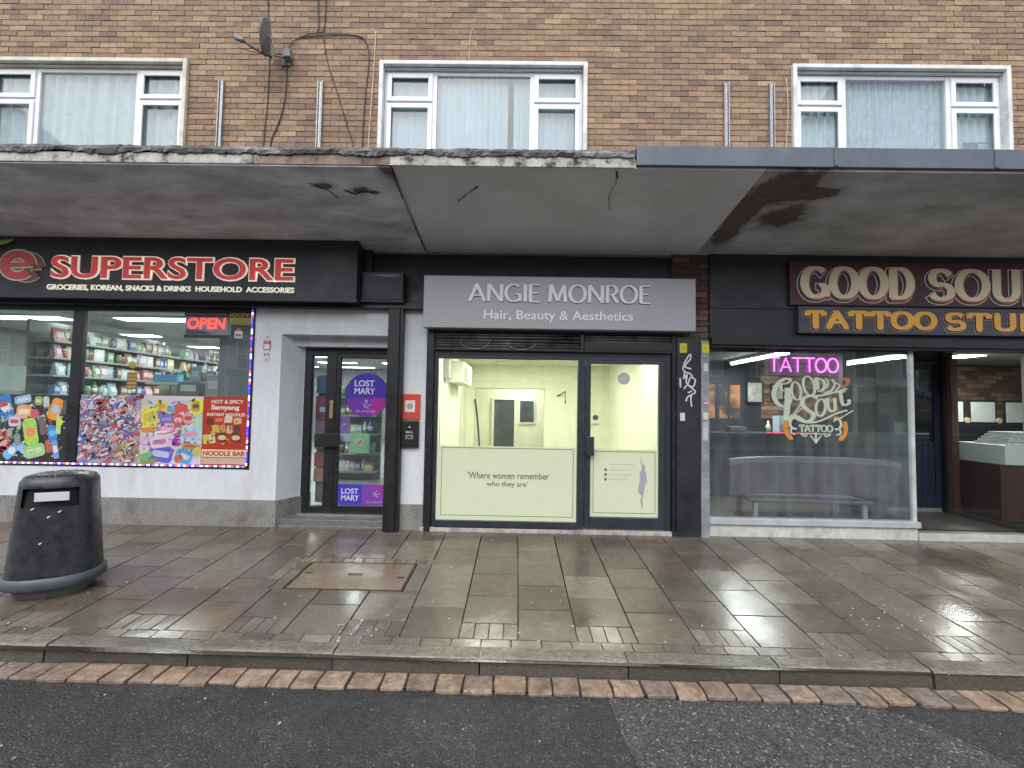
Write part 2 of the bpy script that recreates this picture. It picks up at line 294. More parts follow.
def pen(mb, word, x0,x1,z0,z1,y,thick,thin,depth=.004,col=(1,1,1),mi=0,serif=0,gap=.16,grow=0,dx=0,dz=0,rot=0,tt='T',wf=1.0,stag=.0005):
    glyphs=[]; w=0
    for ch in word:
        if ch==' ': w+=.32; continue
        key=tt if ch=='T' else ch
        st,gw,sf=skel(key); glyphs.append((w,st,gw,sf)); w+=gw+gap
    w-=gap; sx=(x1-x0)/w; h=z1-z0; k=0; cx,cz=(x0+x1)/2,(z0+z1)/2; ca,sa=math.cos(R(rot)),math.sin(R(rot))
    def T(p,off):
        X=x0+(off+p[0])*sx+dx; Z=z0+p[1]*h+dz
        if rot: X,Z=cx+(X-cx)*ca-(Z-cz)*sa, cz+(X-cx)*sa+(Z-cz)*ca
        return X,Z
    hin=thin/2
    for off,st,gw,sf in glyphs:
        for s in st:
            pts=[(p[0],(hin/h)+p[1]*(1-2*hin/h)) for p in s]
            q=[T(p,off) for p in pts]
            if grow:
                d0=Vector(q[0])-Vector(q[1]); d1=Vector(q[-1])-Vector(q[-2]); d0.normalize(); d1.normalize()
                q[0]=tuple(Vector(q[0])+d0*grow); q[-1]=tuple(Vector(q[-1])+d1*grow)
            stroke(mb,q,thick+2*grow,thin+2*grow,y-(k%9)*stag,depth,col,mi,h); k+=1
        if serif:
            for p in sf:
                c=T((p[0],(hin/h)+p[1]*(1-2*hin/h)),off)
                a=(c[0]-serif*h-grow,c[1]); b=(c[0]+serif*h+grow,c[1])
                stroke(mb,[a,b],thin+2*grow,thin*1.1+2*grow,y-(k%9)*stag,depth,col,mi,h); k+=1

# ================================================================ GROUND
SL=.061
def pz(y): return SL*y
def ky(x): return -.012*x          # the kerb drifts slightly towards the road to the right
m=MB(); m.add([(-60,-60,-.42),(60,-60,-.42),(60,60,-.42),(-60,60,-.42)],[(0,1,2,3)])
tag(m.build('ground', mat('ground_soil',(.08,.07,.06),.95), loc=(0,0,-.42)), kind='structure')
# asphalt
M_asph=mat('wet_asphalt',(.029,.030,.032),.5,var=.75,scale=120,bump=.018,bscale=80,agg=110,wet=(.25,.6,2.6),stain=(.062,.062,.064),stain_amt=.6,stain_scale=1.4,detail=3)
M_asph2=mat('coarse_wet_asphalt',(.055,.055,.056),.55,var=.8,scale=95,bump=.014,bscale=70,agg=85,wet=(.3,.66,3),stain=(.085,.083,.08),stain_amt=.6,stain_scale=2,detail=3)
m=MB()
nx=60
def strip(m,x0,x1,ya,yb,z,mi=0):
    m.add([(x0,ya(x0),z),(x1,ya(x1),z),(x1,yb(x1),z),(x0,yb(x0),z)],[(0,1,2,3)],(1,1,1),mi)
strip(m,-40,40,lambda x:-14,lambda x:ky(x)-2.7,-.285)
tag(m.build('road',M_asph,loc=(0,-8,-.285)),kind='structure')
m=MB()
edge=[(.62,-2.83),(1.5,-2.84),(2.3,-2.85),(2.55,-3.05),(2.75,-3.4),(2.9,-4.2),(3.0,-5.2),(.75,-5.2),(.68,-4.4),(.70,-3.7),(.64,-3.2)]
m.add([(p[0],p[1],-.281) for p in edge],[tuple(range(len(edge)))[::-1]])
tag(m.build('road_patch',M_asph2,loc=(1.6,-4,-.281)),kind='structure')
# gutter setts
M_sett=mat('gutter_setts',attr=True,rough=.5,var=.4,scale=25,bump=.006,bscale=30,wet=(.25,.7,5),stain=(.09,.065,.05),stain_amt=.7,stain_scale=7)
M_bed=mat('dark_joint',(.035,.033,.03),.8,var=.4,scale=30,bump=.004)
m=MB(); strip(m,-12,12,lambda x:ky(x)-2.795,lambda x:ky(x)-2.60,-.276,1)
x=-12.0
while x<12:
    w=random.uniform(.15,.23); sk=random.uniform(-.03,.03)
    ya=-2.638+ky(x)+random.uniform(-.006,.006); yb=-2.812+ky(x)+random.uniform(-.02,.014)
    c=random.choice([(.29,.215,.155),(.32,.24,.18),(.24,.18,.14),(.31,.22,.155),(.22,.18,.15)]); z=-.266+random.uniform(-.004,.004)
    j=lambda: random.uniform(-.006,.006)
    t=[(x+j(),ya,z),(x+w-.018+j(),ya+j(),z),(x+w-.016+j()-.0,(ya+yb)/2,z+.002),(x+w-.016+j(),yb,z-.003),(x+w/2-.02,yb-.008*random.random(),z-.002),(x+j(),yb+j(),z-.003),(x+j(),(ya+yb)/2,z+.002)]
    n=len(t); m.add([(a[0],a[1],a[2]) for a in t]+[(a[0],a[1],-.29) for a in t],[tuple(range(n))[::-1]]+[(i,(i+1)%n,(i+1)%n+n,i+n) for i in range(n)],c)
    x+=w
tag(m.build('gutter_setts',[M_sett,M_bed],bevel=.004),kind='structure')
# kerb stones
M_kerb=mat('kerb_stone',attr=True,rough=.5,var=.55,scale=45,bump=.004,bscale=45,wet=(.3,.7,3),stain=(.055,.052,.042),stain_amt=.7,stain_scale=2.4,stretch=(.6,1,3))
m=MB(); x=-12.59
while x<12:
    x1=x+1.03; f=-2.622; zt=pz(-2.6)
    for (a,b) in ((x+.005,x1-.005),):
        c=random.choice([(.15,.14,.11),(.165,.152,.122),(.135,.125,.10)]); dy=random.uniform(-.006,.006); dzz=random.uniform(-.004,.004)
        prof=[(-2.497,zt+.006),(f+.030,zt),(f+.012,zt-.004),(f+.002,zt-.016),(f-.004,zt-.05),(f-.012,-.31),(-2.497,-.31)]
        n=len(prof)
        for k in range(3):
            pass
        vs=[(a,p[0]+ky(a)+dy,p[1]+dzz) for p in prof]+[(b,p[0]+ky(b)+dy,p[1]+dzz) for p in prof]
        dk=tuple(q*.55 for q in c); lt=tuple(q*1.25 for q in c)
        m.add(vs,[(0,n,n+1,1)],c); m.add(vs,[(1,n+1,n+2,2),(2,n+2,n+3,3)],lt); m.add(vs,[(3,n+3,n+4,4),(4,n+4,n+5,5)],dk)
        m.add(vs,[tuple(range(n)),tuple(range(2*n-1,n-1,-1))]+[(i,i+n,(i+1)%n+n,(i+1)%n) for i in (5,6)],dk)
    x=x1
tag(m.build('kerb',M_kerb),kind='structure')
# paving
M_slab=mat('wet_paving',attr=True,rough=.4,var=.22,scale=14,bump=.0012,bscale=35,wet=(.11,.36,1.5),stain=(.055,.047,.036),stain_amt=.65,stain_scale=1.3,detail=8)
m=MB()
m.add([(-14,-2.55,pz(-2.55)-.014),(14,-2.75,pz(-2.6)-.014),(14,1.5,-.014+.0),(-14,1.5,-.014)],[(0,1,2,3)],(.022,.02,.017))
CX0,CX1,CY0,CY1=-2.10,-1.01,-1.66,-1.05
def slab(x0,x1,y0,y1,c,g=.0055,tilt=.0022,skew=True):
    if x1-x0<.03 or y1-y0<.03: return
    k0=ky(x0) if skew else 0; k1=ky(x1) if skew else 0
    wy=lambda y,k: y+k*min(1,max(0,-y/2.4))
    zz=[pz(y)+random.uniform(-tilt,tilt) for y in (y0,y0,y1,y1)]
    P=[(x0+g,wy(y0,k0)+g),(x1-g,wy(y0,k1)+g),(x1-g,wy(y1,k1)-g),(x0+g,wy(y1,k0)-g)]
    vs=[(P[i][0],P[i][1],zz[i]) for i in range(4)]+[(P[i][0],P[i][1],zz[i]-.03) for i in range(4)]
    m.add(vs,[(0,1,2,3),(0,4,5,1),(1,5,6,2),(2,6,7,3),(3,7,4,0)],c)
def scol():
    b=random.choice([(.135,.117,.088),(.115,.098,.075),(.15,.134,.105),(.10,.085,.068),(.125,.102,.082),(.14,.127,.10)]); k=random.uniform(.75,1.15); return tuple(q*k for q in b)
def bcol():
    b=random.choice([(.15,.135,.11),(.12,.105,.085),(.17,.15,.12)]); k=random.uniform(.8,1.1); return tuple(q*k for q in b)
def hit(x0,x1,y0,y1): return x1>CX0-.25 and x0<CX1+.14 and y1>CY0-.01 and y0<CY1+.11
for i in range(-22,26):
    x0=.04+.447*i; x1=x0+.447; even=(i%2==0)
    ys=[0.55,-.155,-.597,-1.04,-1.487,-1.94,-2.392] if even else [0.55,-.385,-.82,-1.263,-1.715,-2.172]
    if 0: pass
    for a,b in zip(ys[:-1],ys[1:]):
        c_=scol(); O=(CX0-.246,CX1+.156,CY0-.008,CY1+.115)
        if x1<=O[0] or x0>=O[1] or b>=O[3] or a<=O[2]: slab(x0,x1,b,a,c_); continue
        if a>O[3]: slab(x0,x1,O[3],a,c_)
        if b<O[2]: slab(x0,x1,b,O[2],c_)
        u0,u1=max(b,O[2]),min(a,O[3])
        if x0<O[0]: slab(x0,O[0],u0,u1,c_)
        if x1>O[1]: slab(O[1],x1,u0,u1,c_)
    if not even:
        for k in range(4): slab(x0+.111*k,x0+.111*(k+1),-2.392,-2.172,bcol(),.003)
x=-12
while x<12:
    slab(x,x+.222,-2.497,-2.392,bcol(),.003); x+=.222
# sett infill round the cover
x=CX0-.25
while x<CX1+.13:
    slab(x,x+.11,CY1+.004,CY1+.113,bcol(),.003,skew=False); x+=.11
y=CY0-.008
while y<CY1-.05:
    y2=min(y+.21,CY1); slab(CX1+.006,CX1+.154,y,y2,bcol(),.003,skew=False)
    for q in (0,1): slab(CX0-.25+.122*q,CX0-.25+.122*(q+1)-.004*q,y,y2,bcol(),.003,skew=False)
    y+=.21
pav=m.build('pavement',M_slab,bevel=.003,loc=(0,0,0)); tag(pav,kind='structure')
# litter specks (chewing gum and petals), one scatter
m=MB()
def speck(x,y,z,r,c):
    n=6; a0=random.random()*6; e=random.uniform(.4,1); th=random.random()*3
    pts=[]
    for k in range(n):
        a=2*math.pi*k/n; u=r*math.cos(a)*random.uniform(.7,1.2); v=r*e*math.sin(a)*random.uniform(.7,1.2)
        pts.append((x+u*math.cos(th)-v*math.sin(th), y+u*math.sin(th)+v*math.cos(th)))
    m.add([(p[0],p[1],z(p[1])+.0035) for p in pts]+[(p[0],p[1],z(p[1])-.002) for p in pts],[tuple(range(n))]+[(i,i+n,(i+1)%n+n,(i+1)%n) for i in range(n)],c)
for k in range(200):
    x=random.uniform(-5.5,5.5); y=random.uniform(-2.5,-.15); c=random.choice([(.5,.49,.44),(.42,.41,.36),(.6,.59,.54),(.33,.31,.26)])
    speck(x,y,lambda yy:pz(yy)+.001,random.uniform(.003,.010),c)
for k in range(24):
    x=3.15+random.gauss(0,.25); y=-1.95+random.gauss(0,.18); speck(x,max(-2.4,y),lambda yy:pz(yy)+.001,random.uniform(.004,.012),(.5,.5,.46))
for k in range(18):
    x=-1.25+random.gauss(0,.13); y=-2.3+random.gauss(0,.08); speck(x,max(-2.46,y),lambda yy:pz(yy)+.001,random.uniform(.005,.013),(.34,.36,.34))
for k in range(70):
    x=random.uniform(-3.5,3.5); y=random.uniform(-4.2,-2.87); c=random.choice([(.4,.4,.36),(.25,.26,.22),(.5,.49,.42)])
    speck(x,y,lambda yy:-.281,random.uniform(.003,.009)*(1.5 if x<-1.2 else .8),c)
tag(m.build('litter_specks',M_col),'pale specks of gum, petals and grit scattered over the wet paving and road','litter',kind='stuff')

# ================================================================ BRICK BUILDING
bld=thing('brick_building','long buff brick building with upper windows above a concrete canopy','building',(0,.15,2.5))
def bricks(m,x0,x1,z0,z1,y,holes,pal,bw=.225,bh=.075,depth=.02,yback=None):
    rows=int((z1-z0)/bh)
    for r in range(rows):
        za=z0+r*bh+.005; zb=za+bh-.010; off=(r%2)*bw/2+random.uniform(-.008,.008)
        x=x0-off
        while x<x1:
            w=bw
            a=max(x+.0035,x0); b=min(x+w-.0035,x1); x+=w
            segs=[(a,b)]
            for (hx0,hx1,hz0,hz1) in holes:
                if zb>hz0+.02 and za<hz1-.02:
                    ns=[]
                    for (p,q) in segs:
                        if q<=hx0 or p>=hx1: ns.append((p,q)); continue
                        if p<hx0: ns.append((p,hx0))
                        if q>hx1: ns.append((hx1,q))
                    segs=ns
            c=random.choice(pal); k=random.uniform(.84,1.12); c=(c[0]*k*1.08,c[1]*k*1.0,c[2]*k*.95); dy=random.uniform(-.003,.003)
            for (p,q) in segs:
                if q-p<.015: continue
                e=random.uniform(-.002,.002)
                m.add([(p,y+dy,za+e),(q,y+dy,za-e),(q,y+dy,zb-e),(p,y+dy,zb+e),(p,y+depth,za),(q,y+depth,za),(q,y+depth,zb),(p,y+depth,zb)],[(0,1,2,3),(0,4,5,1),(3,2,6,7),(0,3,7,4),(1,5,6,2)],c)
PAL=[(.310,.225,.150),(.32,.235,.16),(.285,.21,.145),(.335,.255,.175),(.27,.195,.14),(.31,.22,.15),(.30,.22,.155),(.235,.17,.13),(.215,.155,.125),(.275,.20,.145),(.315,.235,.16),(.25,.18,.135)]
WINS=[(-7.25,-4.44),(-1.885,.86),(3.535,6.35)]; WZ0,WZ1=4.2,6.12
m=MB(); holes=[(a+.03,b-.03,WZ0,WZ1-.03) for a,b in WINS]
bricks(m,-8.6,8.6,4.05,8.1,0,holes,PAL)
m.build('wall_bricks',M_brick,bld)
m=MB(); zs=8.4
xs=[-8.6]+[v for w in WINS for v in (w[0]+.03,w[1]-.03)]+[8.6]
for i in range(0,len(xs),2): m.box(xs[i],xs[i+1],.010,.25,3.55,zs)
for a,b in WINS: m.box(a+.031,b-.031,.010,.25,WZ1-.03,zs); m.box(a+.031,b-.031,.010,.25,3.55,WZ0)
m.build('wall_mortar',M_mortar,bld)
m=MB(); m.box(-8.7,8.7,-.2,6,8.4,8.55); m.build('roof',M_felt,bld)
M_room=mat('upstairs_room',(.55,.56,.57),.9)
for wi,(a,b) in enumerate(WINS):
    sur=M_cream if wi==0 else M_surround
    t=.075
    w=MB(); w.box(a-.0,a+t-.02,-.06,.0,WZ0,WZ1); w.box(b-t+.02,b,-.06,.0,WZ0,WZ1); w.box(a+t-.02,b-t+.02,-.06,.0,WZ1-.055,WZ1)
    w.box(a+.032,a+.05,0.0,.13,WZ0,WZ1-.056); w.box(b-.05,b-.032,0.0,.13,WZ0,WZ1-.056); w.box(a+.051,b-.051,.0,.13,WZ1-.075,WZ1-.056)
    wo=w.build('window',sur,bld,bevel=.008)
    lab=['cream framed window with half drawn patterned net curtain','white window with pale vertical blinds behind','window with full lace net curtain and a dark sticker on its right pane'][wi]
    wo['label']=lab
    x0,x1,z1=a+.052,b-.052,WZ1-.082; s1=x0+.66; s2=x1-.66; yf=.05
    f=MB()
    for p in ((x0,x0+.05),(s1-.03,s1+.04),(s2-.04,s2+.03),(x1-.05,x1)): f.box(p[0],p[1],yf,yf+.06,WZ0,z1)
    for p,q in ((x0+.05,s1-.03),(s1+.04,s2-.04),(s2+.03,x1-.05)): f.box(p,q,yf+.002,yf+.058,z1-.05,z1); f.box(p,q,yf+.002,yf+.058,WZ0,WZ0+.05)
    zt=z1-.43
    for p,q in ((x0+.05,s1-.03),(s2+.03,x1-.05)): f.box(p,q,yf+.002,yf+.058,zt-.03,zt+.03)
    ft=f.build('frame',M_upvc,wo,bevel=.005)
    # opening casements standing proud on the side lights
    for p,q in ((x0+.035,s1-.015),(s2+.015,x1-.035)):
        for c0,c1 in ((zt+.015,z1-.035),(WZ0+.035,zt-.015)):
            k=.062; s=MB()
            s.box(p,p+k,yf-.022,yf,c0,c1); s.box(q-k,q,yf-.022,yf,c0,c1); s.box(p+k,q-k,yf-.022,yf,c1-k,c1); s.box(p+k,q-k,yf-.022,yf,c0,c0+k)
            s.build('casement',M_upvc,wo,bevel=.006)
    g=MB(); g.box(x0+.04,x1-.04,yf+.025,yf+.031,WZ0+.04,z1-.04); g.build('pane',G_win,wo)
    # curtains
    c=MB(); n=260; pts=[]
    if wi==1:
        xx=x0+.03; k=0
        while xx<x1-.09:
            ang=random.uniform(.10,.35); hw=.045; y=.155
            gapp = (.62<(xx-x0)/(x1-x0)<.66)
            if not gapp: c.add([(xx-hw*math.cos(ang),y-hw*math.sin(ang),WZ0),(xx+hw*math.cos(ang),y+hw*math.sin(ang),WZ0),(xx+hw*math.cos(ang),y+hw*math.sin(ang),z1-.02),(xx-hw*math.cos(ang),y-hw*math.sin(ang),z1-.02)],[(0,1,2,3)],(.56,.62,.655))
            xx+=.083
        c.build('vertical_blind',mat('blind_fabric',attr=True,rough=.9,var=.05),wo)
    else:
        fr=27 if wi==2 else 16
        for k in range(n+1):
            u=k/n; X=x0+.02+(x1-x0-.04)*u; Y=.155+.022*math.sin(u*fr*6.28+math.sin(u*17)*1.5)+.01*math.sin(u*141)
            pts.append((X,Y))
        vs=[(p[0],p[1],WZ0) for p in pts]+[(p[0],p[1],z1-.03) for p in pts]
        c.add(vs,[(i,i+1,n+2+i,n+1+i) for i in range(n)],(.72,.76,.77) if wi==2 else (.56,.58,.57),0,True)
        if wi==0:
            for k in range(34):
                c.rrect(x0+1.1+random.uniform(-.35,.25),z1-random.uniform(.15,1.2),.02,.035,random.uniform(0,90),.115,.118,(.5,.53,.54))
        if wi==2:
            for r in range(14):
                for q in range(26):
                    c.rrect(x0+.75+q*.05+(r%2)*.025,z1-.1-r*.09,.014,.04,0,.117,.12,(.60,.65,.68))
            c.box(x1-.45,x1-.25,.10,.102,z1-.95,z1-.86,(.25,.27,.28)); c.box(x1-.26,x1-.12,.10,.102,z1-.875,z1-.855,(.25,.27,.28))
        c.build('net_curtain',mat('net_fabric',attr=True,rough=.95,var=.10,scale=8),wo)
    rm=MB(); rm.add([(a+.06,.25,WZ0-.1),(b-.06,.25,WZ0-.1),(b-.06,1.6,WZ0-.1),(a+.06,1.6,WZ0-.1),(a+.06,.25,WZ1),(b-.06,.25,WZ1),(b-.06,1.6,WZ1),(a+.06,1.6,WZ1)],[(0,1,2,3),(7,6,5,4),(3,2,6,7),(1,5,6,2),(0,3,7,4)])
    rm.build('room',M_room,wo)
# ---- canopy
def sz(y): return 3.58-.141*y
def soffit(m,x0,x1,zoff=0):
    m.prismx([(.12,sz(.12)+zoff),(-1.70,sz(-1.70)+zoff),(-1.70,3.90),(.12,3.90)],x0,x1)
m=MB(); soffit(m,-8.7,-1.215,-.012); can=m.build('canopy',M_sofA,bld)
m=MB(); soffit(m,-1.205,2.28); m.build('canopy_panel',M_sofB,can)
m=MB(); soffit(m,2.285,8.7,-.004); m.build('canopy_panel',M_sofC,can)
def crack(pts,w):
    m=MB()
    w*=.55
    for (a,b) in zip(pts[:-1],pts[1:]):
        dx,dy=b[0]-a[0],b[1]-a[1]; l=math.hypot(dx,dy); nx_,ny_=-dy/l*w*random.uniform(.5,1.2),dx/l*w*random.uniform(.5,1.2)
        m.add([(a[0]-nx_*.6,a[1]-ny_*.6,sz(a[1])-.016),(b[0]-nx_,b[1]-ny_,sz(b[1])-.016),(b[0]+nx_,b[1]+ny_,sz(b[1])-.016),(a[0]+nx_,a[1]+ny_,sz(a[1])-.016)],[(0,1,2,3)])
    m.build('crack',M_rust,can)
crack([(-.66,-1.16),(-.60,-1.22),(-.54,-1.30)],.014); crack([(-.52,-1.31),(-.46,-1.38),(-.42,-1.43)],.018)
crack([(-1.79,-1.34),(-1.70,-1.27),(-1.62,-1.32),(-1.5,-1.31)],.03); crack([(-2.1,-1.45),(-1.95,-1.33),(-1.9,-1.2)],.018); crack([(.91,-1.68),(.93,-1.5),(.90,-1.3),(.96,-1.05)],.006); crack([(.90,-1.68),(.93,-1.58)],.022)
crack([(-1.75,-.75),(-1.6,-.72),(-1.5,-.62)],.015); crack([(-1.22,-1.66),(-1.225,-1.2),(-1.22,-.7),(-1.21,-.05)],.012)
# left fascia: painted strip with torn felt above
m=MB(); m.box(-8.7,-2.45,-1.715,-1.70,3.822,3.915); m.box(-1.22,1.06,-1.715,-1.70,3.822,3.930)
m.build('fascia',M_fasc,can); m=MB(); m.box(-2.45,-1.22,-1.712,-1.70,3.822,3.925); m.build('fascia',M_fascb,can)['label']='stretch of fascia where the paint has peeled to brown render'
m=MB(); n=320; pts=[]
for row,(yy,zb,am) in enumerate(((-1.728,3.912,.010),(-1.735,3.948,.004),(-1.727,3.978,.003),(-1.66,3.988,.003),(-.0,4.01,.001))):
    for k in range(n+1):
        X=-8.7+k*(9.76/n); bump_=am*math.sin(k*.23+row)*(math.sin(k*.031)**2)*1.5+am*random.uniform(-1,1)
        pts.append((X,yy+random.uniform(-.006,.006)*(row<3),zb+bump_))
m.add(pts,[(r*(n+1)+k,r*(n+1)+k+1,(r+1)*(n+1)+k+1,(r+1)*(n+1)+k) for r in range(4) for k in range(n)])
m.build('roofing_felt',M_felt,can)
for k in range(26):
    pass
m=MB(); px=[1.07,2.9,4.36,6.1,8.7]
for a,b in zip(px[:-1],px[1:]):
    d=random.uniform(0,.006); m.box(a+.002,b-.002,-1.735-d,-1.70-d,3.838+random.uniform(-.003,.003),4.022)
    m.box(b-.02,b+.02,-1.744-d,-1.736-d,3.845,4.018)
m.box(1.07,8.7,-1.70,0,4.005,4.012)
m.build('flashing',M_flash,can,bevel=.004)
# scuffed end pier between salon and tattoo shop
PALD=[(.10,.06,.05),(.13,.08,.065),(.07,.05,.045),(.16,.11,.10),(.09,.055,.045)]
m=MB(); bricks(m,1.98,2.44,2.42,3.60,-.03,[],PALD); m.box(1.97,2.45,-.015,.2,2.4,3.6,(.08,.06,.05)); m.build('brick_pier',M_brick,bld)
m=MB(); m.box(-8.6,8.6,.03,.2,2.83,3.62); m.build('fascia_board',M_blackwall,bld)

# ---- things fixed to the upper wall
for (xx,zt,zb) in ((-3.985,5.84,4.5),(-2.665,5.84,4.5),(2.68,5.87,4.95),(3.27,5.87,4.5)):
    lab={-3.985:'leftmost galvanised upright bar on the brick wall, right of the left upper window',-2.665:'galvanised upright bar on the brick wall below and right of the satellite dish',2.68:'short galvanised upright bar ending above the grey canopy flashing',3.27:'galvanised upright bar beside the right upper window'}[xx]
    t=thing('metal_upright',lab,'metal bar',(xx,-.03,zb),'galvanised upright bars on the brick wall')
    m=MB(); m.box(xx-.032,xx+.032,-.012,-.002,zb,zt); m.box(xx-.032,xx-.022,-.045,-.012,zb,zt); m.box(xx+.022,xx+.032,-.045,-.012,zb,zt); m.box(xx-.01,xx+.01,-.03,-.012,zb,zt-.01); m.build('channel',M_steel,t)
    for z in (zt-.15,zt-.6): m=MB(); m.disc(xx-.016,z,.006,-.022,-.012,(1,1,1),n=8); m.build('bolt',M_steel,t)
# satellite dish seen from the side
t=thing('satellite_dish','grey satellite dish seen edge-on, with its feed arm, on the brick wall','satellite dish',(-3.2,0,5.98))
M_dish=mat('dish_grey',(.20,.21,.22),.5,var=.3); 
m=MB(); ctr=Vector((-3.25,-.27,6.24)); ax=Vector((-.97,-.22,.12)).normalized(); u=Vector((0,0,1))-ax*ax.z; u.normalize(); v=ax.cross(u)
rows=6; nn=28; vs=[]
for r in range(rows+1):
    rr=.225*r/rows
    for k in range(nn):
        a=2*math.pi*k/nn; vs.append(ctr+u*math.cos(a)*rr+v*math.sin(a)*rr*.92+ax*(rr*rr*.55))
fs=[(r*nn+k,r*nn+(k+1)%nn,(r+1)*nn+(k+1)%nn,(r+1)*nn+k) for r in range(rows) for k in range(nn)]
m.add(vs,fs,(1,1,1),0,True); d=m.build('reflector',M_dish,t); sm=d.modifiers.new('s','SOLIDIFY'); sm.thickness=.006
m=MB(); m.tube([(-3.20,-.25,5.99),(-3.30,-.28,6.02),(-3.46,-.30,6.10),(-3.56,-.31,6.17)],.014); m.tube([(-3.25,-.27,6.00),(-3.46,-.30,6.03),(-3.60,-.31,6.07),(-3.63,-.31,6.14)],.005); m.build('feed_arm',M_cable,t)
m=MB(); m.tube([(-3.53,-.31,6.15),(-3.57,-.31,6.17),(-3.65,-.32,6.195)],[.02,.035,.03]); m.build('receiver',M_dish,t)
m=MB(); m.tube([(-3.14,-.01,6.16),(-3.16,-.15,6.08),(-3.19,-.24,6.02),(-3.20,-.25,6.2)],.018); m.box(-3.20,-3.08,-.02,-.002,6.06,6.28); m.box(-3.13,-3.05,-.11,-.02,6.12,6.22); m.tube([(-3.2,-.24,6.2),(-3.25,-.27,6.27)],.014); m.build('wall_bracket',M_dish,t,bevel=.004)
# cables
def cable(name,lab,pts,r,mt,cat='cable'):
    P=[Vector(p) for p in pts]; q=[]
    for i in range(len(P)-1):
        p0=P[max(i-1,0)];p1=P[i];p2=P[i+1];p3=P[min(i+2,len(P)-1)]
        for k in range(6):
            s=k/6; q.append(.5*((2*p1)+(-p0+p2)*s+(2*p0-5*p1+4*p2-p3)*s*s+(-p0+3*p1-3*p2+p3)*s**3))
    q.append(P[-1]); m=MB(); m.tube(q,r,6); tag(m.build(name,mt),lab,cat)
cable('cable','dark cable running down behind the satellite dish from the top edge to the canopy',[(-3.43,-.012,8.2),(-3.42,-.012,7),(-3.37,-.012,6.2),(-3.37,-.012,5.6),(-3.40,-.012,5.0),(-3.40,-.012,4.1)],.007,M_cable)
cable('cable','dark cable hanging from the satellite dish bracket to the canopy',[(-3.12,-.02,6.08),(-3.14,-.012,5.6),(-3.22,-.012,5.25),(-3.31,-.012,4.95),(-3.31,-.012,4.1)],.008,M_cable)
cable('cable','dark cable looping right from the dish then curving down to the canopy',[(-3.10,-.03,6.20),(-3.10,-.02,6.33),(-2.98,-.014,6.44),(-2.60,-.012,6.49),(-2.20,-.012,6.48),(-2.07,-.012,6.36),(-2.04,-.012,6.1),(-2.08,-.012,5.5),(-2.09,-.012,5.0),(-2.08,-.012,4.1)],.007,M_cable)
cable('cable','pair of dark cables dropping from the photo top edge into the looped cable',[(-2.72,-.014,8.2),(-2.74,-.014,7.0),(-2.73,-.014,6.56),(-2.85,-.014,6.50),(-3.0,-.014,6.44)],.007,M_cable)
cable('cable','dark cable dropping into the looped cable, right one of the pair',[(-2.62,-.014,8.2),(-2.64,-.014,7.0),(-2.65,-.014,6.60),(-2.70,-.02,6.51)],.007,M_cable)
cable('cable','thin faint wire slanting down the bricks between the two galvanised bars and window',[(-2.66,-.01,6.48),(-2.6,-.01,6.15),(-2.43,-.01,5.65),(-2.3,-.01,5.25),(-2.2,-.01,4.9),(-2.18,-.01,4.1)],.006,M_cable)
cable('cable','straight pale cable beside the middle upper window',[(-1.96,-.01,6.55),(-1.97,-.01,6.0),(-2.01,-.01,5.0),(-2.01,-.01,4.1)],.007,M_cablepale)
cable('cable','short pale wire on the bricks above the middle upper window',[(-.67,-.01,6.60),(-.70,-.01,6.45),(-.71,-.01,6.12)],.005,M_cablepale)
cable('cable','pale wire beside the left edge of the right upper window',[(3.47,-.01,5.95),(3.49,-.01,5.5),(3.46,-.01,4.95),(3.47,-.01,4.1)],.006,M_cablepale)

# ================================================================ SHOPFRONT: CONVENIENCE STORE
st=thing('store_shopfront','white rendered convenience store front with wide stocked window and glazed door','shopfront',(-4,0,0))
m=MB(); m.box(-8.6,-3.41,0,.22,.335,.735); m.box(-3.41,-3.06,0,.44,.335,2.80); m.box(-3.06,-1.655,0,.24,2.47,2.80); m.box(-3.41,-1.655,.24,.44,2.62,2.8)
m.box(-1.46,-1.17,0,.3,.32,2.82); 
k=len(m.v); 
pl=[(-3.058,.002),(-3.058,.6),(-2.88,.6),(-2.88,.34),(-2.905,.33)]
m.add([(p[0],p[1],.30) for p in pl]+[(p[0],p[1],2.472) for p in pl],[(0,1,2,3,4)[::-1],(5,6,7,8,9)]+[(i,i+5,(i+1)%5+5,(i+1)%5) for i in range(5)])
m.build('rendered_wall',M_render,st)
m=MB(); m.box(-8.6,-3.045,-.012,.455,-.2,.333); m.box(-1.47,-1.165,-.012,.3,-.2,.318); 
pl=[(-3.044,-.01),(-3.044,.6),(-2.87,.6),(-2.87,.34),(-2.89,.325)]
m.add([(p[0],p[1],-.1) for p in pl]+[(p[0],p[1],.333) for p in pl],[(0,1,2,3,4)[::-1],(5,6,7,8,9)]+[(i,i+5,(i+1)%5+5,(i+1)%5) for i in range(5)])
m.build('plinth',M_plinth,st)
m=MB(); m.box(-3.04,-1.6,.06,.50,-.16,.085); m.box(-3.0,-1.62,-.02,.058,-.16,.03); m.build('doorstep',mat('stone_step',(.16,.155,.145),.5,var=.3,scale=20,wet=(.25,.6,3)),st,bevel=.006)
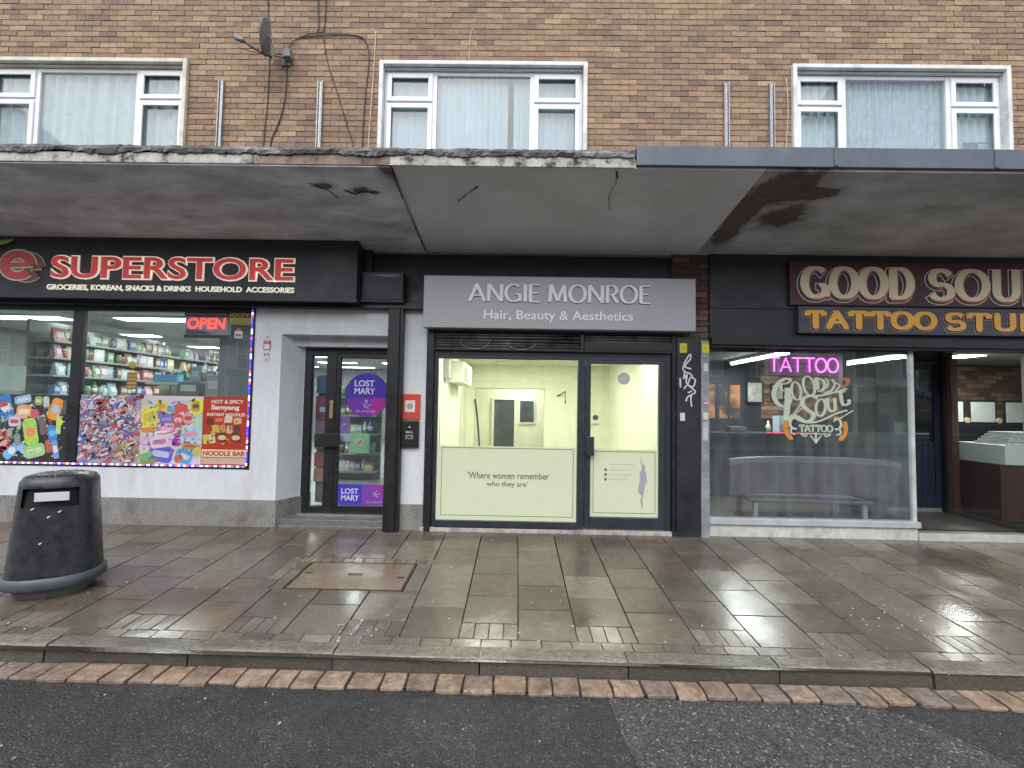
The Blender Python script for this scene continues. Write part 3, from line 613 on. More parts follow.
# reveal ceiling over door
m=MB(); m.box(-3.06,-1.64,.2,.6,2.342,2.475); m.build('door_header',M_render,st)
fr=MB(); y0,y1=-.01,.06
fr.box(-8.6,-3.41,y0,y1,2.74,2.83); fr.box(-8.6,-3.41,y0,y1,.72,.765); fr.box(-3.455,-3.41,y0,y1,.765,2.74); fr.box(-5.80,-5.66,y0,y1,.765,2.74)
fr.build('window_frame',M_black,st,bevel=.005)
m=MB(); m.box(-8.6,-5.8,.02,.026,.765,2.74); m.box(-5.66,-3.455,.02,.026,.765,2.74); m.build('window_pane',G_shop,st)
m=MB(); m.box(-8.6,-1.0,-.12,.03,2.80,2.88); m.box(-1.655,-1.46,-.10,.05,-.06,2.80); m.box(-1.62,-1.50,-.125,-.10,-.055,2.80); m.build('black_trim',M_black,st,bevel=.006)
# door and side light, frame
m=MB(); yf=.33
m.box(-2.90,-2.80,yf,yf+.07,.09,2.34); m.box(-2.60,-2.46,yf,yf+.07,.09,2.34); m.box(-2.80,-2.60,yf,yf+.07,2.22,2.34); m.box(-2.80,-2.60,yf,yf+.07,.09,.20); m.box(-2.46,-1.66,yf,yf+.07,2.27,2.34); m.build('side_light_frame',M_black,st,bevel=.006)
dr=MB(); dr.box(-2.455,-2.40,yf-.01,yf+.05,.10,2.265); dr.box(-1.74,-1.66,yf-.01,yf+.05,.10,2.265); dr.box(-2.40,-1.74,yf-.01,yf+.05,2.20,2.265); dr.box(-2.40,-1.74,yf-.01,yf+.05,.10,.215)
door=dr.build('door',M_black,st,bevel=.006)
m=MB(); m.box(-2.40,-1.74,yf+.01,yf+.016,.215,2.20); m.build('pane',G_shop,door)
m=MB(); m.box(-2.80,-2.60,yf+.03,yf+.036,.20,2.22); m.build('side_light_pane',G_shop,st)
m=MB(); m.box(-2.535,-2.485,yf-.02,yf-.002,1.38,1.62); m.build('lock_plate',mat('brass',(.45,.36,.2),.35,metal=.7),door,bevel=.004)
m=MB(); m.box(-2.70,-2.36,yf-.08,yf-.05,1.00,1.18); m.box(-2.56,-2.52,yf-.05,yf,1.06,1.12); m.build('handle',M_black,door,bevel=.006)
m=MB(); m.box(-2.95,-1.66,.27,.33,.086,.105); m.build('threshold',M_steel,st)
# interior shell
M_ceil=mat('ceiling_tiles',(.40,.44,.43),.8,var=.05); M_sfloor=mat('shop_floor',(.30,.31,.32),.3,var=.1)
def room(parent,x0,x1,y0,y1,z0,z1,mw,mc,mf,front=False):
    m=MB(); m.add([(x0,y0,z0),(x0,y1,z0),(x1,y1,z0),(x1,y0,z0),(x0,y0,z1),(x0,y1,z1),(x1,y1,z1),(x1,y0,z1)],[(0,1,5,4)[::-1],(1,2,6,5)[::-1],(2,3,7,6)[::-1]]); m.build('interior_wall',mw,parent)
    m=MB(); m.add([(x0,y0,z1),(x1,y0,z1),(x1,y1,z1),(x0,y1,z1)],[(3,2,1,0)]); m.build('interior_ceiling',mc,parent)
    m=MB(); m.add([(x0,y0,z0),(x1,y0,z0),(x1,y1,z0),(x0,y1,z0)],[(0,1,2,3)]); m.build('interior_floor',mf,parent)
room(st,-9.8,-1.35,.45,12,.09,2.92,mat('shop_wall',(.22,.235,.235),.8),M_ceil,M_sfloor)
m=MB(); m.box(-8.6,-3.42,.22,1.5,.09,.30); m.build('window_board',M_darkroom,st)
def lamp(name,lab,x0,x1,y0,y1,z,mt,power,col,cat='ceiling light',group=None,size=None):
    t=thing(name,lab,cat,((x0+x1)/2,(y0+y1)/2,z),group)
    m=MB(); m.box(x0,x1,y0,y1,z-.012,z-.002); m.build('diffuser',mt,t)
    m=MB(); m.box(x0-.025,x1+.025,y0-.025,y1+.025,z-.004,z+.004+.012); m.build('frame',M_upvc,t)
    if power:
        d=bpy.data.lights.new('light','AREA'); d.shape='RECTANGLE'; d.size=x1-x0; d.size_y=y1-y0; d.energy=power; d.color=col
        l=bpy.data.objects.new('light',d); COL.objects.link(l); l.parent=t; l.location=(0,0,-.03)
    return t
k=0
for yy in (1.5,3.4,5.3,7.2,9.1,11.0):
    for xx in (-8.0,-5.9,-3.8):
        k+=1
        lamp('ceiling_light','flat bright panel light in the convenience store ceiling, seen through the glass',xx-.6+(.0),xx+.6,yy-.14,yy+.14,2.90,M_lampw,21 if yy<8 else 10,(.93,1,.97),'ceiling light','panel lights in the store ceiling')
# goods
COLS={'red':(.36,.07,.06),'blue':(.07,.14,.33),'green':(.13,.25,.12),'yellow':(.48,.40,.14),'white':(.5,.52,.5),'brown':(.16,.10,.06),'pink':(.42,.22,.30),'pale blue':(.25,.38,.44)}
protos=[]
def proto(kind,cn):
    c=COLS[cn]; m=MB(); w=random.uniform(.07,.11)
    if kind=='box': m.box(-w*.6,w*.6,-.05,.05,0,.17,c); m.box(-w*.45,w*.45,-.0515,-.05,.06,.13,tuple(min(1,q*.4+.45) for q in c))
    elif kind=='packet': m.prismx([(-.05,0),(.04,0),(.012,.19),(-.012,.19)],-w*.65,w*.65,c); m.prismx([(-.047,.05),(-.03,.13),(-.032,.131),(-.050,.05)],-w*.4,w*.4,tuple(min(1,q*.4+.4) for q in c))
    elif kind=='jar':
        m.tube([(0,0,0),(0,0,.11),(0,0,.125)],[.04,.04,.032],10,c); m.tube([(0,0,.126),(0,0,.15)],.034,10,(.5,.5,.5))
    else:
        m.tube([(0,0,0),(0,0,.15),(0,0,.19),(0,0,.24)],[.036,.036,.014,.013],10,c); m.tube([(0,0,.05),(0,0,.12)],.0368,10,(.65,.65,.6))
    return m
for kind in ('box','packet','jar','bottle'):
    for cn in COLS: protos.append((kind,cn))
made={}; ngoods=0
def good(x,y,z,face,kind=None,small=1.0):
    global ngoods
    kind,cn=random.choice(protos) if kind is None else kind
    art='shelved '+cn+' '+kind+' of groceries inside the convenience store'
    if (kind,cn) not in made:
        o=proto(kind,cn).build('grocery_'+kind,M_goods,None,loc=(0,0,0)); made[(kind,cn)]=o
    else:
        o=made[(kind,cn)].copy(); COL.objects.link(o)
    tag(o,art,kind,cn+' '+kind+' goods on the store shelves'); o.location=(x,y,z); o.rotation_euler=(0,0,face+random.uniform(-.15,.15)); s=random.uniform(.85,1.2)*small; o.scale=(s*1.2,s*1.1,s)
    ngoods+=1; return o
M_shelf=mat('grey_shelf',(.24,.26,.26),.4,var=.05)
def gondola(lab,x0,x1,y0,y1,zs,axis,fill,n_each):
    # axis 'x': shelves run along y and face +x ; axis 'y': shelves run along x and face -y
    t=thing('shelf_unit',lab,'shelf',((x0+x1)/2,(y0+y1)/2,.09))
    zt=zs[-1]+(.32 if axis=='x' else .05)
    m=MB()
    if axis=='x': m.box(x0,x0+.04,y0,y1,.09,zt)
    else: m.box(x0,x1,y1-.04,y1,.09,zt)
    m.build('back_panel',M_shelf,t)
    for z in zs:
        m=MB()
        if axis=='x': m.box(x0+.04,x1,y0,y1,z-.03,z)
        else: m.box(x0,x1,y0,y1-.04,z-.035,z)
        m.build('shelf',M_shelf,t)
    for z in zs:
        for q in range(n_each):
            if axis=='x': good(x1-.10-random.random()*.04,y0+.1+(y1-y0-.2)*(q+.5)/n_each+random.uniform(-.02,.02),z,math.pi/2)
            else: good(x0+.08+(x1-x0-.16)*(q+.5)/n_each,y0+.09,z,0)
Z5=[.2,.55,1.05,1.35,1.65,1.95,2.22,2.48]
gondola('long grey wall shelf of groceries behind the drinks window, nearest the street',-7.5,-7.05,1.0,3.6,Z5[3:],'x',1,22)
gondola('long grey wall shelf of groceries further back behind the right window pane',-7.5,-7.05,3.7,7.4,Z5[4:],'x',1,22)
gondola('shelf end facing the shop door, stacked with snacks',-3.75,-2.72,3.0,3.4,[.28,.62,1.0,1.36,1.72],'y',1,8)
gondola('low grey shelf of groceries just behind the street window',-5.6,-3.95,1.15,1.5,[1.45,1.68,1.90],'y',1,13)
# big display items seen in the door
t=thing('display_box','pale green display carton standing on the shelf opposite the door','box',(-2.98,2.97,.63)); m=MB(); m.box(-3.17,-2.80,2.88,2.94,.64,1.0,(.25,.55,.3)); m.build('carton',M_goods,t); m=MB(); m.disc(-2.98,.84,.08,2.872,2.879,(.55,.6,.45)); m.rrect(-2.98,.84,.12,.05,40,2.868,2.872,(.7,.15,.1)); m.build('print',M_col,t)
# blue shelf label, smiley-free orange ball, etc behind the glass
t=thing('blue_box','wide bright blue box on a pale tray behind the right window pane','box',(-5.1,1.0,1.7)); m=MB(); m.box(-5.42,-5.05,.88,1.0,1.86,1.97,(.10,.42,.70)); m.build('box',M_goods,t); m=MB(); m.box(-5.5,-4.95,.84,1.06,1.82,1.855,(.6,.62,.55)); m.build('tray',M_goods,t)
tag(B('grey_board',mat('board_back',(.20,.21,.24),.7,var=.1),None,(-4.0,-3.47,.20,.23,.85,2.72)),'dark grey display board behind the right edge of the store window','board')
m=MB(); m.disc(-5.02,2.04,.045,.03,.045,(.75,.42,.05)); m.disc(-5.02,2.04,.025,.027,.03,(.8,.6,.1)); tag(m.build('round_sticker',M_col),'round orange sticker on the right store window pane','sticker')
m=MB(); m.box(-5.08,-4.95,.028,.032,1.72,1.94,(.55,.2,.06)); 
for q in range(4): m.box(-5.07,-4.96,.026,.028,1.74+q*.05,1.765+q*.05,(.65,.45,.15))
tag(m.build('small_poster',M_col),'small orange strip poster under the round orange sticker','poster')
# pale poster at far left
m=MB(); m.box(-7.3,-6.42,.03,.035,1.68,2.0,(.50,.60,.54)); tag(m.build('pale_notice',M_col),'pale green blank board behind the leftmost store pane','board')
# ---- window vinyls
VY=.014
def vinyl(name,lab,x0,x1,z0,z1,base):
    m=MB(); m.box(x0,x1,VY-.0,VY+.003,z0,z1,base); return m
def confetti(m,x0,x1,z0,z1,n,pal,smin,smax,lay):
    for k in range(n):
        w=random.uniform(smin,smax); h=w*random.uniform(.15,.6); yy=lay-.0001*(k%9)
        m.rrect(random.uniform(x0+w,x1-w),random.uniform(z0+w,z1-w),w,h,random.uniform(-90,90),yy-.0002,yy,random.choice(pal),.15,0,1)
def art(m,items,ox,oz,sc_):
    # items (px,py,w,h,rot,colour[,label colour]) in artwork units
    for k,it in enumerate(items):
        px_,py_,w,h,rt,c=it[:6]; lc=it[6] if len(it)>6 else None
        yy=VY-.0006-.0004*(k%14)
        m.rrect(ox+px_*sc_,oz-py_*sc_,w*sc_,h*sc_,rt,yy-.0002,yy,c,.3)
        if lc: m.rrect(ox+px_*sc_,oz-py_*sc_,w*sc_*.72,h*sc_*.38,rt,yy-.0003,yy-.0002,lc,.4)
# drinks vinyl
X0,Z1=-6.71,1.63; S_=.01292
m=MB(); m.box(-8.4,-5.80,VY,VY+.003,.768,1.63,(.03,.035,.035))
drinks=[(6,13,14,26,15,(.04,.22,.55),(.75,.75,.8)),(4,10,8,5,15,(.6,.08,.08)),(23,5,17,8,10,(.35,.55,.7),(.6,.7,.8)),(39,6,8,9,-5,(.30,.40,.15),(.6,.6,.4)),(47,7,6,11,5,(.55,.6,.55)),(57,14,12,22,-18,(.80,.35,.06),(.45,.55,.75)),
(25,17,15,14,0,(.75,.40,.22),(.8,.7,.55)),(36,19,8,9,0,(.6,.12,.15)),(16,27,12,10,0,(.55,.6,.75),(.6,.08,.1)),(33,37,14,27,12,(.42,.68,.10),(.75,.30,.15)),(45,31,7,18,8,(.20,.13,.12)),(55,38,9,15,15,(.05,.28,.65),(.2,.5,.8)),
(61,30,5,18,0,(.50,.65,.25)),(62,27,6,6,0,(.55,.8,.05)),(5,47,13,24,0,(.65,.12,.12),(.7,.4,.35)),(15,56,9,20,-45,(.2,.45,.75),(.7,.75,.8)),(26,54,8,12,50,(.3,.55,.8)),(38,56,21,13,15,(.35,.6,.3),(.55,.75,.35)),(52,51,6,13,12,(.5,.12,.1)),(59,54,6,19,12,(.2,.35,.7),(.7,.7,.75)),
(20,45,6,12,10,(.25,.3,.3)),(12,38,5,8,0,(.35,.4,.4)),(43,23,8,5,20,(.25,.35,.25)),(66,12,4,14,0,(.1,.12,.1)),(-8,18,13,22,10,(.7,.4,.05)),(-12,45,14,24,-10,(.1,.3,.6)),(-28,25,14,24,12,(.6,.1,.1),(.7,.7,.7)),(-30,52,16,14,10,(.4,.6,.2))]
confetti(m,-8.3,-5.82,.79,1.61,420,[(.05,.05,.05),(.08,.09,.08),(.45,.5,.5),(.3,.1,.08),(.1,.2,.4),(.6,.6,.55),(.2,.35,.1),(.04,.05,.05)],.03,.10,VY-.0002); art(m,drinks,X0,1.63,S_); confetti(m,-8.3,-5.82,.79,1.61,260,[(.7,.7,.7),(.5,.1,.1),(.8,.8,.75),(.05,.05,.06),(.2,.3,.5)],.012,.035,VY-.0068)
tag(m.build('window_poster',M_col),'black window vinyl printed with drink cans and bottles','window poster')
# chocolate vinyl
m=MB(); m.box(-5.655,-4.86,VY,VY+.003,.768,1.645,(.32,.34,.42))
its=[]
for k in range(300):
    px_=random.uniform(2,60); py_=random.uniform(2,66)
    c=random.choice([(.45,.10,.12),(.10,.12,.45),(.16,.18,.5),(.6,.6,.66),(.5,.25,.25),(.25,.14,.08),(.65,.65,.7),(.1,.3,.4),(.7,.3,.3)])
    if py_>45 and px_>40: c=random.choice([(.3,.18,.08),(.45,.3,.15),(.15,.1,.08),(.6,.5,.3)])
    its.append((px_,py_,random.uniform(6,13),random.uniform(2.5,4.5),random.choice([25,35,-40,50,10])+random.uniform(-15,15),c,random.choice([None,(.7,.7,.72),(.5,.1,.1)])))
art(m,its,-5.655,1.645,S_)
confetti(m,-5.64,-4.88,.79,1.62,260,[(.03,.03,.05),(.6,.6,.62),(.10,.10,.35),(.35,.08,.08),(.18,.10,.06),(.5,.5,.55),(.25,.25,.3)],.015,.06,VY-.0068); art(m,[(24,7,14,5,0,(.30,.08,.05)),(24,12,14,4,0,(.35,.15,.1)),(38,15,10,18,3,(.4,.5,.65),(.6,.3,.2)),(24,22,15,9,0,(.25,.5,.55),(.5,.65,.65)),(8,10,12,9,0,(.6,.65,.65))],-5.655,1.645,S_)
tag(m.build('window_poster',M_col),'window vinyl collage of chocolate bars in blue, red and silver','window poster')
# sweets vinyl
m=MB(); m.box(-4.857,-4.052,VY,VY+.003,.768,1.645,(.62,.55,.62)); o_=-4.857
sw=[(8,22,16,22,5,(.72,.66,.10),(.55,.5,.05)),(20,10,12,11,-20,(.7,.6,.08),(.6,.35,.05)),(9,34,16,5,5,(.6,.25,.08)),(26,23,14,9,3,(.10,.20,.6),(.55,.2,.45)),(30,13,8,6,0,(.1,.45,.6)),(27,33,15,7,0,(.7,.25,.4),(.75,.5,.6)),(23,38,17,6,5,(.75,.72,.75),(.6,.3,.4)),(20,46,19,12,8,(.70,.55,.68),(.55,.2,.3)),
(40,12,13,8,0,(.7,.10,.08)),(38,24,10,12,0,(.65,.1,.12),(.7,.5,.5)),(48,22,10,11,0,(.65,.35,.35),(.55,.08,.08)),(57,24,9,14,0,(.45,.62,.45)),(56,10,13,15,0,(.72,.74,.05)),(55,10,9,11,0,(.55,.35,.05),(.1,.1,.1)),(38,34,8,14,0,(.40,.12,.45),(.5,.5,.5)),(37,46,9,8,0,(.35,.04,.38)),
(51,38,19,15,0,(.35,.62,.70),(.65,.3,.45)),(22,58,24,16,-8,(.13,.12,.55),(.5,.5,.75)),(45,60,17,14,-15,(.08,.35,.65),(.6,.65,.7)),(40,62,9,7,30,(.55,.15,.1)),(7,60,14,6,20,(.15,.45,.15)),(9,66,16,5,10,(.2,.3,.1)),(52,50,18,6,-5,(.45,.30,.1),(.5,.1,.1)),(59,55,7,9,0,(.55,.5,.1)),(5,45,9,9,0,(.6,.4,.6)),(4,6,8,5,0,(.6,.5,.4)),(44,3,20,4,0,(.6,.62,.55))]
confetti(m,-4.84,-4.07,.79,1.62,160,[(.75,.73,.7),(.5,.1,.2),(.6,.5,.1),(.15,.2,.5),(.3,.1,.3),(.1,.3,.35),(.2,.15,.1)],.03,.09,VY-.0002); art(m,sw,o_,1.645,S_); confetti(m,-4.84,-4.07,.79,1.62,170,[(.75,.73,.7),(.5,.1,.2),(.6,.5,.1),(.15,.2,.5),(.3,.1,.3),(.1,.3,.35),(.2,.15,.1)],.010,.034,VY-.0068)
for (tx,a,b,c,d,cc) in (('FRUIT',2,14,17,23,(.15,.2,.03)),('SOUR',51,60,6,10,(.08,.1,.02)),('Sweet',36,52,18,27,(.75,.72,.7)),('chews',15,30,54,60,(.7,.7,.8)),('bites',43,58,36,40,(.6,.15,.25)),('mallow',16,32,43,48,(.55,.15,.25))): pass
tag(m.build('window_poster',M_col),'window vinyl of bagged sweets in yellow, pink, purple and blue','window poster')
# noodle poster
m=MB(); nx0,nx1=-4.045,-3.46; m.box(nx0,nx1,VY,VY+.003,.768,1.645,(.42,.045,.02))
WH=(.78,.72,.66)
text(m,'HOT & SPICY',nx0+.10,nx1-.07,1.555,1.605,VY,.003,.02,col=WH); text(m,'Samyang',nx0+.10,nx1-.12,1.46,1.54,VY,.003,.03,col=WH); text(m,'INSTANT NOODLES',nx0+.05,nx1-.04,1.395,1.435,VY,.003,.02,col=WH)
for k,(a,b,w,h,rt,c) in enumerate([(.09,.32,.09,.08,10,(.12,.04,.03)),(.21,.30,.10,.05,5,(.7,.15,.08)),(.33,.29,.10,.09,-5,(.62,.55,.45)),(.45,.31,.10,.08,10,(.65,.42,.2)),(.17,.42,.09,.11,8,(.55,.42,.08)),(.26,.41,.08,.09,0,(.65,.25,.08)),(.35,.42,.07,.10,-5,(.6,.55,.35)),(.44,.42,.09,.10,-10,(.15,.06,.04)),(.05,.55,.08,.12,5,(.5,.5,.12)),(.13,.54,.08,.12,10,(.6,.56,.3))]):
    m.rrect(nx0+a,1.645-b,w,h,rt,VY-.0015-.0003*k,VY-.0012-.0003*k,c,.2)
confetti(m,nx0+.04,nx1-.04,1.00,1.36,50,[(.6,.5,.35),(.5,.08,.04),(.12,.04,.03),(.65,.4,.1),(.35,.03,.02)],.012,.04,VY-.0046)
for cx in (.26,.44):
    m.disc(nx0+cx,1.13,.065,VY-.0068,VY-.006,(.09,.05,.04),rz=.055); m.disc(nx0+cx,1.12,.055,VY-.0076,VY-.0068,(.62,.50,.32),rz=.032)
m.box(nx0,nx1,VY-.002,VY,.87,.965,(.75,.62,.45)); text(m,'NOODLE BAR',nx0+.02,nx1-.02,.885,.95,VY-.002,.003,.03,col=(.45,.07,.03)); m.box(nx0,nx1,VY-.002,VY,.78,.86,(.55,.4,.28))
tag(m.build('window_poster',M_col),'red noodle poster with white HOT & SPICY lettering at the right end of the window','window poster')
# flashing LED strip round the window
E_led=emis_attr('led_strip',1.1); m=MB(); cols=[(.05,.05,1),(.9,.9,1),(.05,.05,1),(1,.12,.08),(1,.95,.6),(.1,.1,1),(.9,.9,1),(1,.1,.08)]
x=-8.5; k=0
while x<-3.47: m.box(x,x+.034,-.022,-.012,.748,.765,cols[k%8]); x+=.036; k+=1
z=.77
while z<2.78: m.box(-3.452,-3.437,-.022,-.012,z,z+.032,cols[(k*3)%8 if k%3 else 0]); z+=.036; k+=1
t=m.build('led_strip',E_led); tag(t,'string of tiny blue, white and red LEDs edging the store window','LED strip')
# OPEN sign
t=thing('open_sign','glowing red OPEN sign on a pale panel in the store window','sign',(-4.07,.05,2.43))
B('panel',mat('open_panel',(.32,.33,.42),.5),t,(-4.35,-3.79,.04,.055,2.45,2.69),(-4.37,-3.77,.056,.075,2.41,2.74))
m=MB(); m.box(-4.37,-3.77,.036,.042,2.69,2.74,(.03,.03,.06)); m.box(-4.37,-3.77,.036,.042,2.41,2.45,(.03,.03,.05)); m.prism([(-4.34,2.46),(-4.0,2.46),(-4.1,2.50),(-4.34,2.52)],.036,.0395,(.07,.07,.2)); m.build('panel_edge',M_col,t)
m=MB(); text(m,'OPEN',-4.33,-3.82,2.525,2.675,.038,.006,.03,shear=.1); m.build('lettering',M_open,t)
m=MB(); m.box(-3.75,-3.47,.006,.012,2.59,2.76,(.50,.38,.03)); m.box(-3.74,-3.48,.004,.006,2.67,2.75,(.03,.03,.02)); m.box(-3.74,-3.48,.004,.006,2.60,2.615,(.05,.05,.03))
text(m,'CCTV',-3.72,-3.50,2.69,2.735,.004,.002,.02,col=(.5,.38,.03)); text(m,'IN OPERATION',-3.73,-3.49,2.625,2.655,.006,.002,.01,col=(.05,.05,.03)); tag(m.build('warning_sticker',M_col),'yellow and black CCTV warning sticker in the top corner of the store window','sticker')
m=MB(); m.box(-3.68,-3.58,.006,.010,2.41,2.50,(.6,.6,.62)); m.prism([(-3.68,2.50),(-3.58,2.50),(-3.63,2.545)],.006,.010,(.55,.08,.1)); m.box(-3.665,-3.635,.004,.006,2.43,2.47,(.1,.1,.1)); m.box(-3.625,-3.60,.004,.006,2.43,2.465,(.1,.1,.1)); tag(m.build('small_sticker',M_col),'small white and red sticker under the yellow warning sticker','sticker')
# clutter silhouettes and table things in window right
for k,(x,z,w,h,c,lb) in enumerate([(-4.55,1.65,.30,.22,(.12,.13,.15),'dark grey carton'),(-4.2,1.66,.22,.30,(.30,.32,.34),'grey carton'),(-3.62,1.66,.24,.28,(.42,.30,.42),'lilac carton'),(-3.95,1.66,.25,.18,(.2,.24,.45),'blue carton')]):
    t=thing('carton',lb+' standing on the window shelf above the sweets and noodle posters','carton',(x,.5,z)); m=MB(); m.box(x-w/2,x+w/2,.42,.62,z-.02,z+h-.02,c); m.build('box',M_goods,t,bevel=.004); m=MB(); m.box(x-w*.35,x+w*.35,.414,.419,z+h*.3,z+h*.7,(.5,.5,.48)); m.build('box_label',M_goods,t)
tag(B('window_shelf',M_shelf,None,(-5.62,-3.48,.35,.8,1.60,1.635)),'pale shelf running behind the posters in the store window','shelf')

# ---- store sign
M_signred=mat('red_letter',(.60,.045,.05),.4,var=.1,emit=(.9,.05,.06),estr=.12); M_signwhite=mat('cream_letter_edge',(.82,.80,.66),.5,var=.05,emit=(.9,.86,.66),estr=.25)  # faint glow added so the sign letters read brighter
t=thing('store_sign','long dark fascia sign with red white-edged SUPERSTORE lettering','shop sign',(-5,-.1,2.84))
m=MB(); m.box(-8.6,-2.0,-.30,.03,2.855,3.605); m.build('panel',M_navysign,t,bevel=.006)
m=MB(); m.box(-8.6,-1.99,-.312,-.302,2.838,2.862); m.build('trim',M_black,t)
m=MB(); text(m,'SUPERSTORE',-5.815,-2.765,3.068,3.372,-.305,.016,.046,mi=0); m.build('letter_edge',M_signwhite,t)
m=MB(); text(m,'SUPERSTORE',-5.80,-2.78,3.084,3.356,-.322,.012,.016); m.build('lettering',M_signred,t)
m=MB(); text(m,'GROCERIES, KOREAN, SNACKS & DRINKS  HOUSEHOLD  ACCESSORIES',-5.86,-2.77,2.925,3.005,-.303,.008,.028); m.build('small_lettering',M_signwhite,t)
m=MB()
def letter_e(ox,oz,w,dy,c,grow=0):
    pts=[(ox+.165*math.cos(R(a)),oz+.135*math.sin(R(a))) for a in range(0,326,12)]
    stroke(m,pts,w+grow,w*.75+grow,-.304-dy,.006,c,0,1); stroke(m,[(ox-.17-grow*.1,oz-.005),(ox+.175+grow*.3,oz+.012)],.05+grow,.05+grow,-.3045-dy,.006,c,0,1)
letter_e(-6.13,3.215,.10,.0,(.60,.55,.38),.05); letter_e(-6.13,3.215,.10,.008,(.16,.05,.03),.02)
letter_e(-6.22,3.235,.115,.016,(.72,.68,.52),.045); m.build('emblem_backing',M_col,t)
m=MB(); letter_e(-6.22,3.235,.115,.026,(.66,.02,.05),0); letter_e(-6.72,3.215,.115,.026,(.66,.02,.05),0)
m.prism([(-6.62,3.44),(-6.50,3.47),(-6.35,3.52),(-6.30,3.56),(-6.42,3.55),(-6.56,3.52)],-.33,-.31,(.30,.55,.06)); m.prism([(-6.75,3.40),(-6.60,3.42),(-6.45,3.44),(-6.55,3.49),(-6.68,3.48)],-.332,-.312,(.65,.70,.45)); m.build('emblem',M_col,t)
# step-out boxes right of the sign
t=thing('shutter_housing','blank dark metal box between the superstore sign and the salon sign','metal box',(-1.75,0,2.88))
m=MB(); m.box(-1.985,-1.46,-.17,.03,2.90,3.26); m.box(-1.995,-1.44,-.19,-.171,2.865,2.9); m.build('housing',M_navysign,t,bevel=.008)
m=MB(); m.box(-1.99,-1.90,-.06,.03,3.262,3.60); m.build('upright',M_navysign,t)
m=MB(); m.prism([(-1.83,3.225),(-1.50,3.225),(-1.52,3.20),(-1.62,3.185),(-1.74,3.20)],-.176,-.171); m.build('dent',mat('dent_grey_metal',(.05,.054,.065),.3,var=.2),t)  # flat plate in a paler grey than the housing marks the dent
# fixing stickers and entry panel
m=MB()
text_y=-.004
m.box(-3.29,-3.20,-.008,0,2.26,2.38,(.45,.05,.06)); m.box(-3.28,-3.21,-.010,-.008,2.27,2.335,(.68,.68,.68)); m.box(-3.275,-3.215,-.006,0,2.40,2.46,(.66,.67,.70)); m.disc(-3.245,2.43,.010,-.009,-.006,(.05,.05,.05),n=8)
for a,b in ((-3.27,2.20),(-3.225,2.20)): m.disc(a,b,.014,-.006,0,(.35,.05,.05),n=8)
m.box(-3.28,-3.21,-.004,-.0005,2.10,2.24,(.6,.61,.64)); m.disc(-3.245,2.13,.009,-.006,-.004,(.1,.1,.1),n=8)
text(m,'NO ENTRY',-3.275,-3.215,2.345,2.37,-.008,.002,.01,col=(.7,.7,.7)); tag(m.build('notice',M_col),'small red and white notice on the white wall left of the shop door','notice')
m=MB(); m.box(-1.475,-1.235,-.02,-.001,1.40,1.72,(.62,.07,.05)); m.box(-1.43,-1.30,-.024,-.02,1.49,1.64,(.70,.66,.66)); m.disc(-1.365,1.565,.04,-.026,-.024,(.35,.33,.4),n=14); text(m,'PUSH BAR',-1.44,-1.28,1.655,1.69,-.02,.002,.01,col=(.8,.7,.7)) if False else None
tag(m.build('red_sign',M_col),'red square sign on the narrow white pier above the black entry panel','sign')
t=thing('entry_panel','black door entry panel on the narrow white pier','entry panel',(-1.36,-.03,1.04)); B('case',M_black,t,(-1.475,-1.24,-.055,-.001,1.04,1.385),bevel=.012)
m=MB(); m.disc(-1.355,1.30,.012,-.060,-.055,(.6,.6,.6),n=10); m.box(-1.40,-1.31,-.058,-.055,1.15,1.20,(.35,.35,.36)); m.box(-1.385,-1.325,-.0595,-.058,1.16,1.19,(.04,.04,.04)); text(m,'BELL',-1.40,-1.31,1.225,1.25,-.055,.002,.02,col=(.55,.55,.55)); m.build('buttons',M_col,t)
# door vinyls
def lostmary(m,cx,top,w,y,sc=1.0):
    text(m,'LOST',cx-w/2,cx+w/2*.92,top-.085*sc,top,y,.003,.015,col=(.70,.66,.85)); text(m,'MARY',cx-w/2,cx+w/2,top-.19*sc,top-.105*sc,y,.003,.015,col=(.70,.66,.85))
m=MB(); yv=yf-.002; cx,cz,r=-2.035,1.705,.30
N_=40
m.disc(cx,cz,r,yv-.002,yv,(.055,.03,.36),n=N_)
low=[(cx+r*.995*math.cos(R(a)),cz+r*.995*math.sin(R(a))) for a in range(-172,-7,6)]; low=[p for p in low if p[1]<cz-.04]+[(cx+r*.98,cz-.04),(cx-r*.98,cz-.04)]
m.prism(low,yv-.0035,yv-.002,(.16,.035,.36)); 
rp=[(cx+r*.99*math.cos(R(a)),cz+r*.99*math.sin(R(a))) for a in range(-80,-7,6)]; m.prism([(cx+.06,cz-.041)]+rp+[(cx+r*.975,cz-.041)],yv-.0045,yv-.0035,(.36,.03,.30))
lostmary(m,cx-.03,cz+.20,.28,yv-.002)
for a0 in range(4): m.rrect(cx+.0+.035*math.cos(a0*1.6),cz-.14+.03*math.sin(a0*1.6),.07,.008,a0*45+20,yv-.006-.0003*a0,yv-.0045-.0003*a0,(.62,.45,.75))
m.disc(cx-.01,cz-.08,.015,yv-.006,yv-.0045,(.6,.45,.75),n=12)
text(m,'ELFBAR',cx-.14,cx+.13,cz-.235,cz-.205,yv-.0045,.002,0,col=(.5,.35,.7)); tag(m.build('round_sticker',M_col),'round violet and magenta LOST MARY sticker on the shop door glass','sticker')
m=MB(); m.box(-2.385,-1.745,yv-.002,yv,.225,.50,(.06,.045,.45)); m.box(-2.06,-1.745,yv-.0035,yv-.002,.225,.50,(.20,.06,.42)); m.box(-1.90,-1.745,yv-.0045,yv-.0035,.30,.50,(.30,.05,.38))
lostmary(m,-2.22,.445,.24,yv-.002,.85)
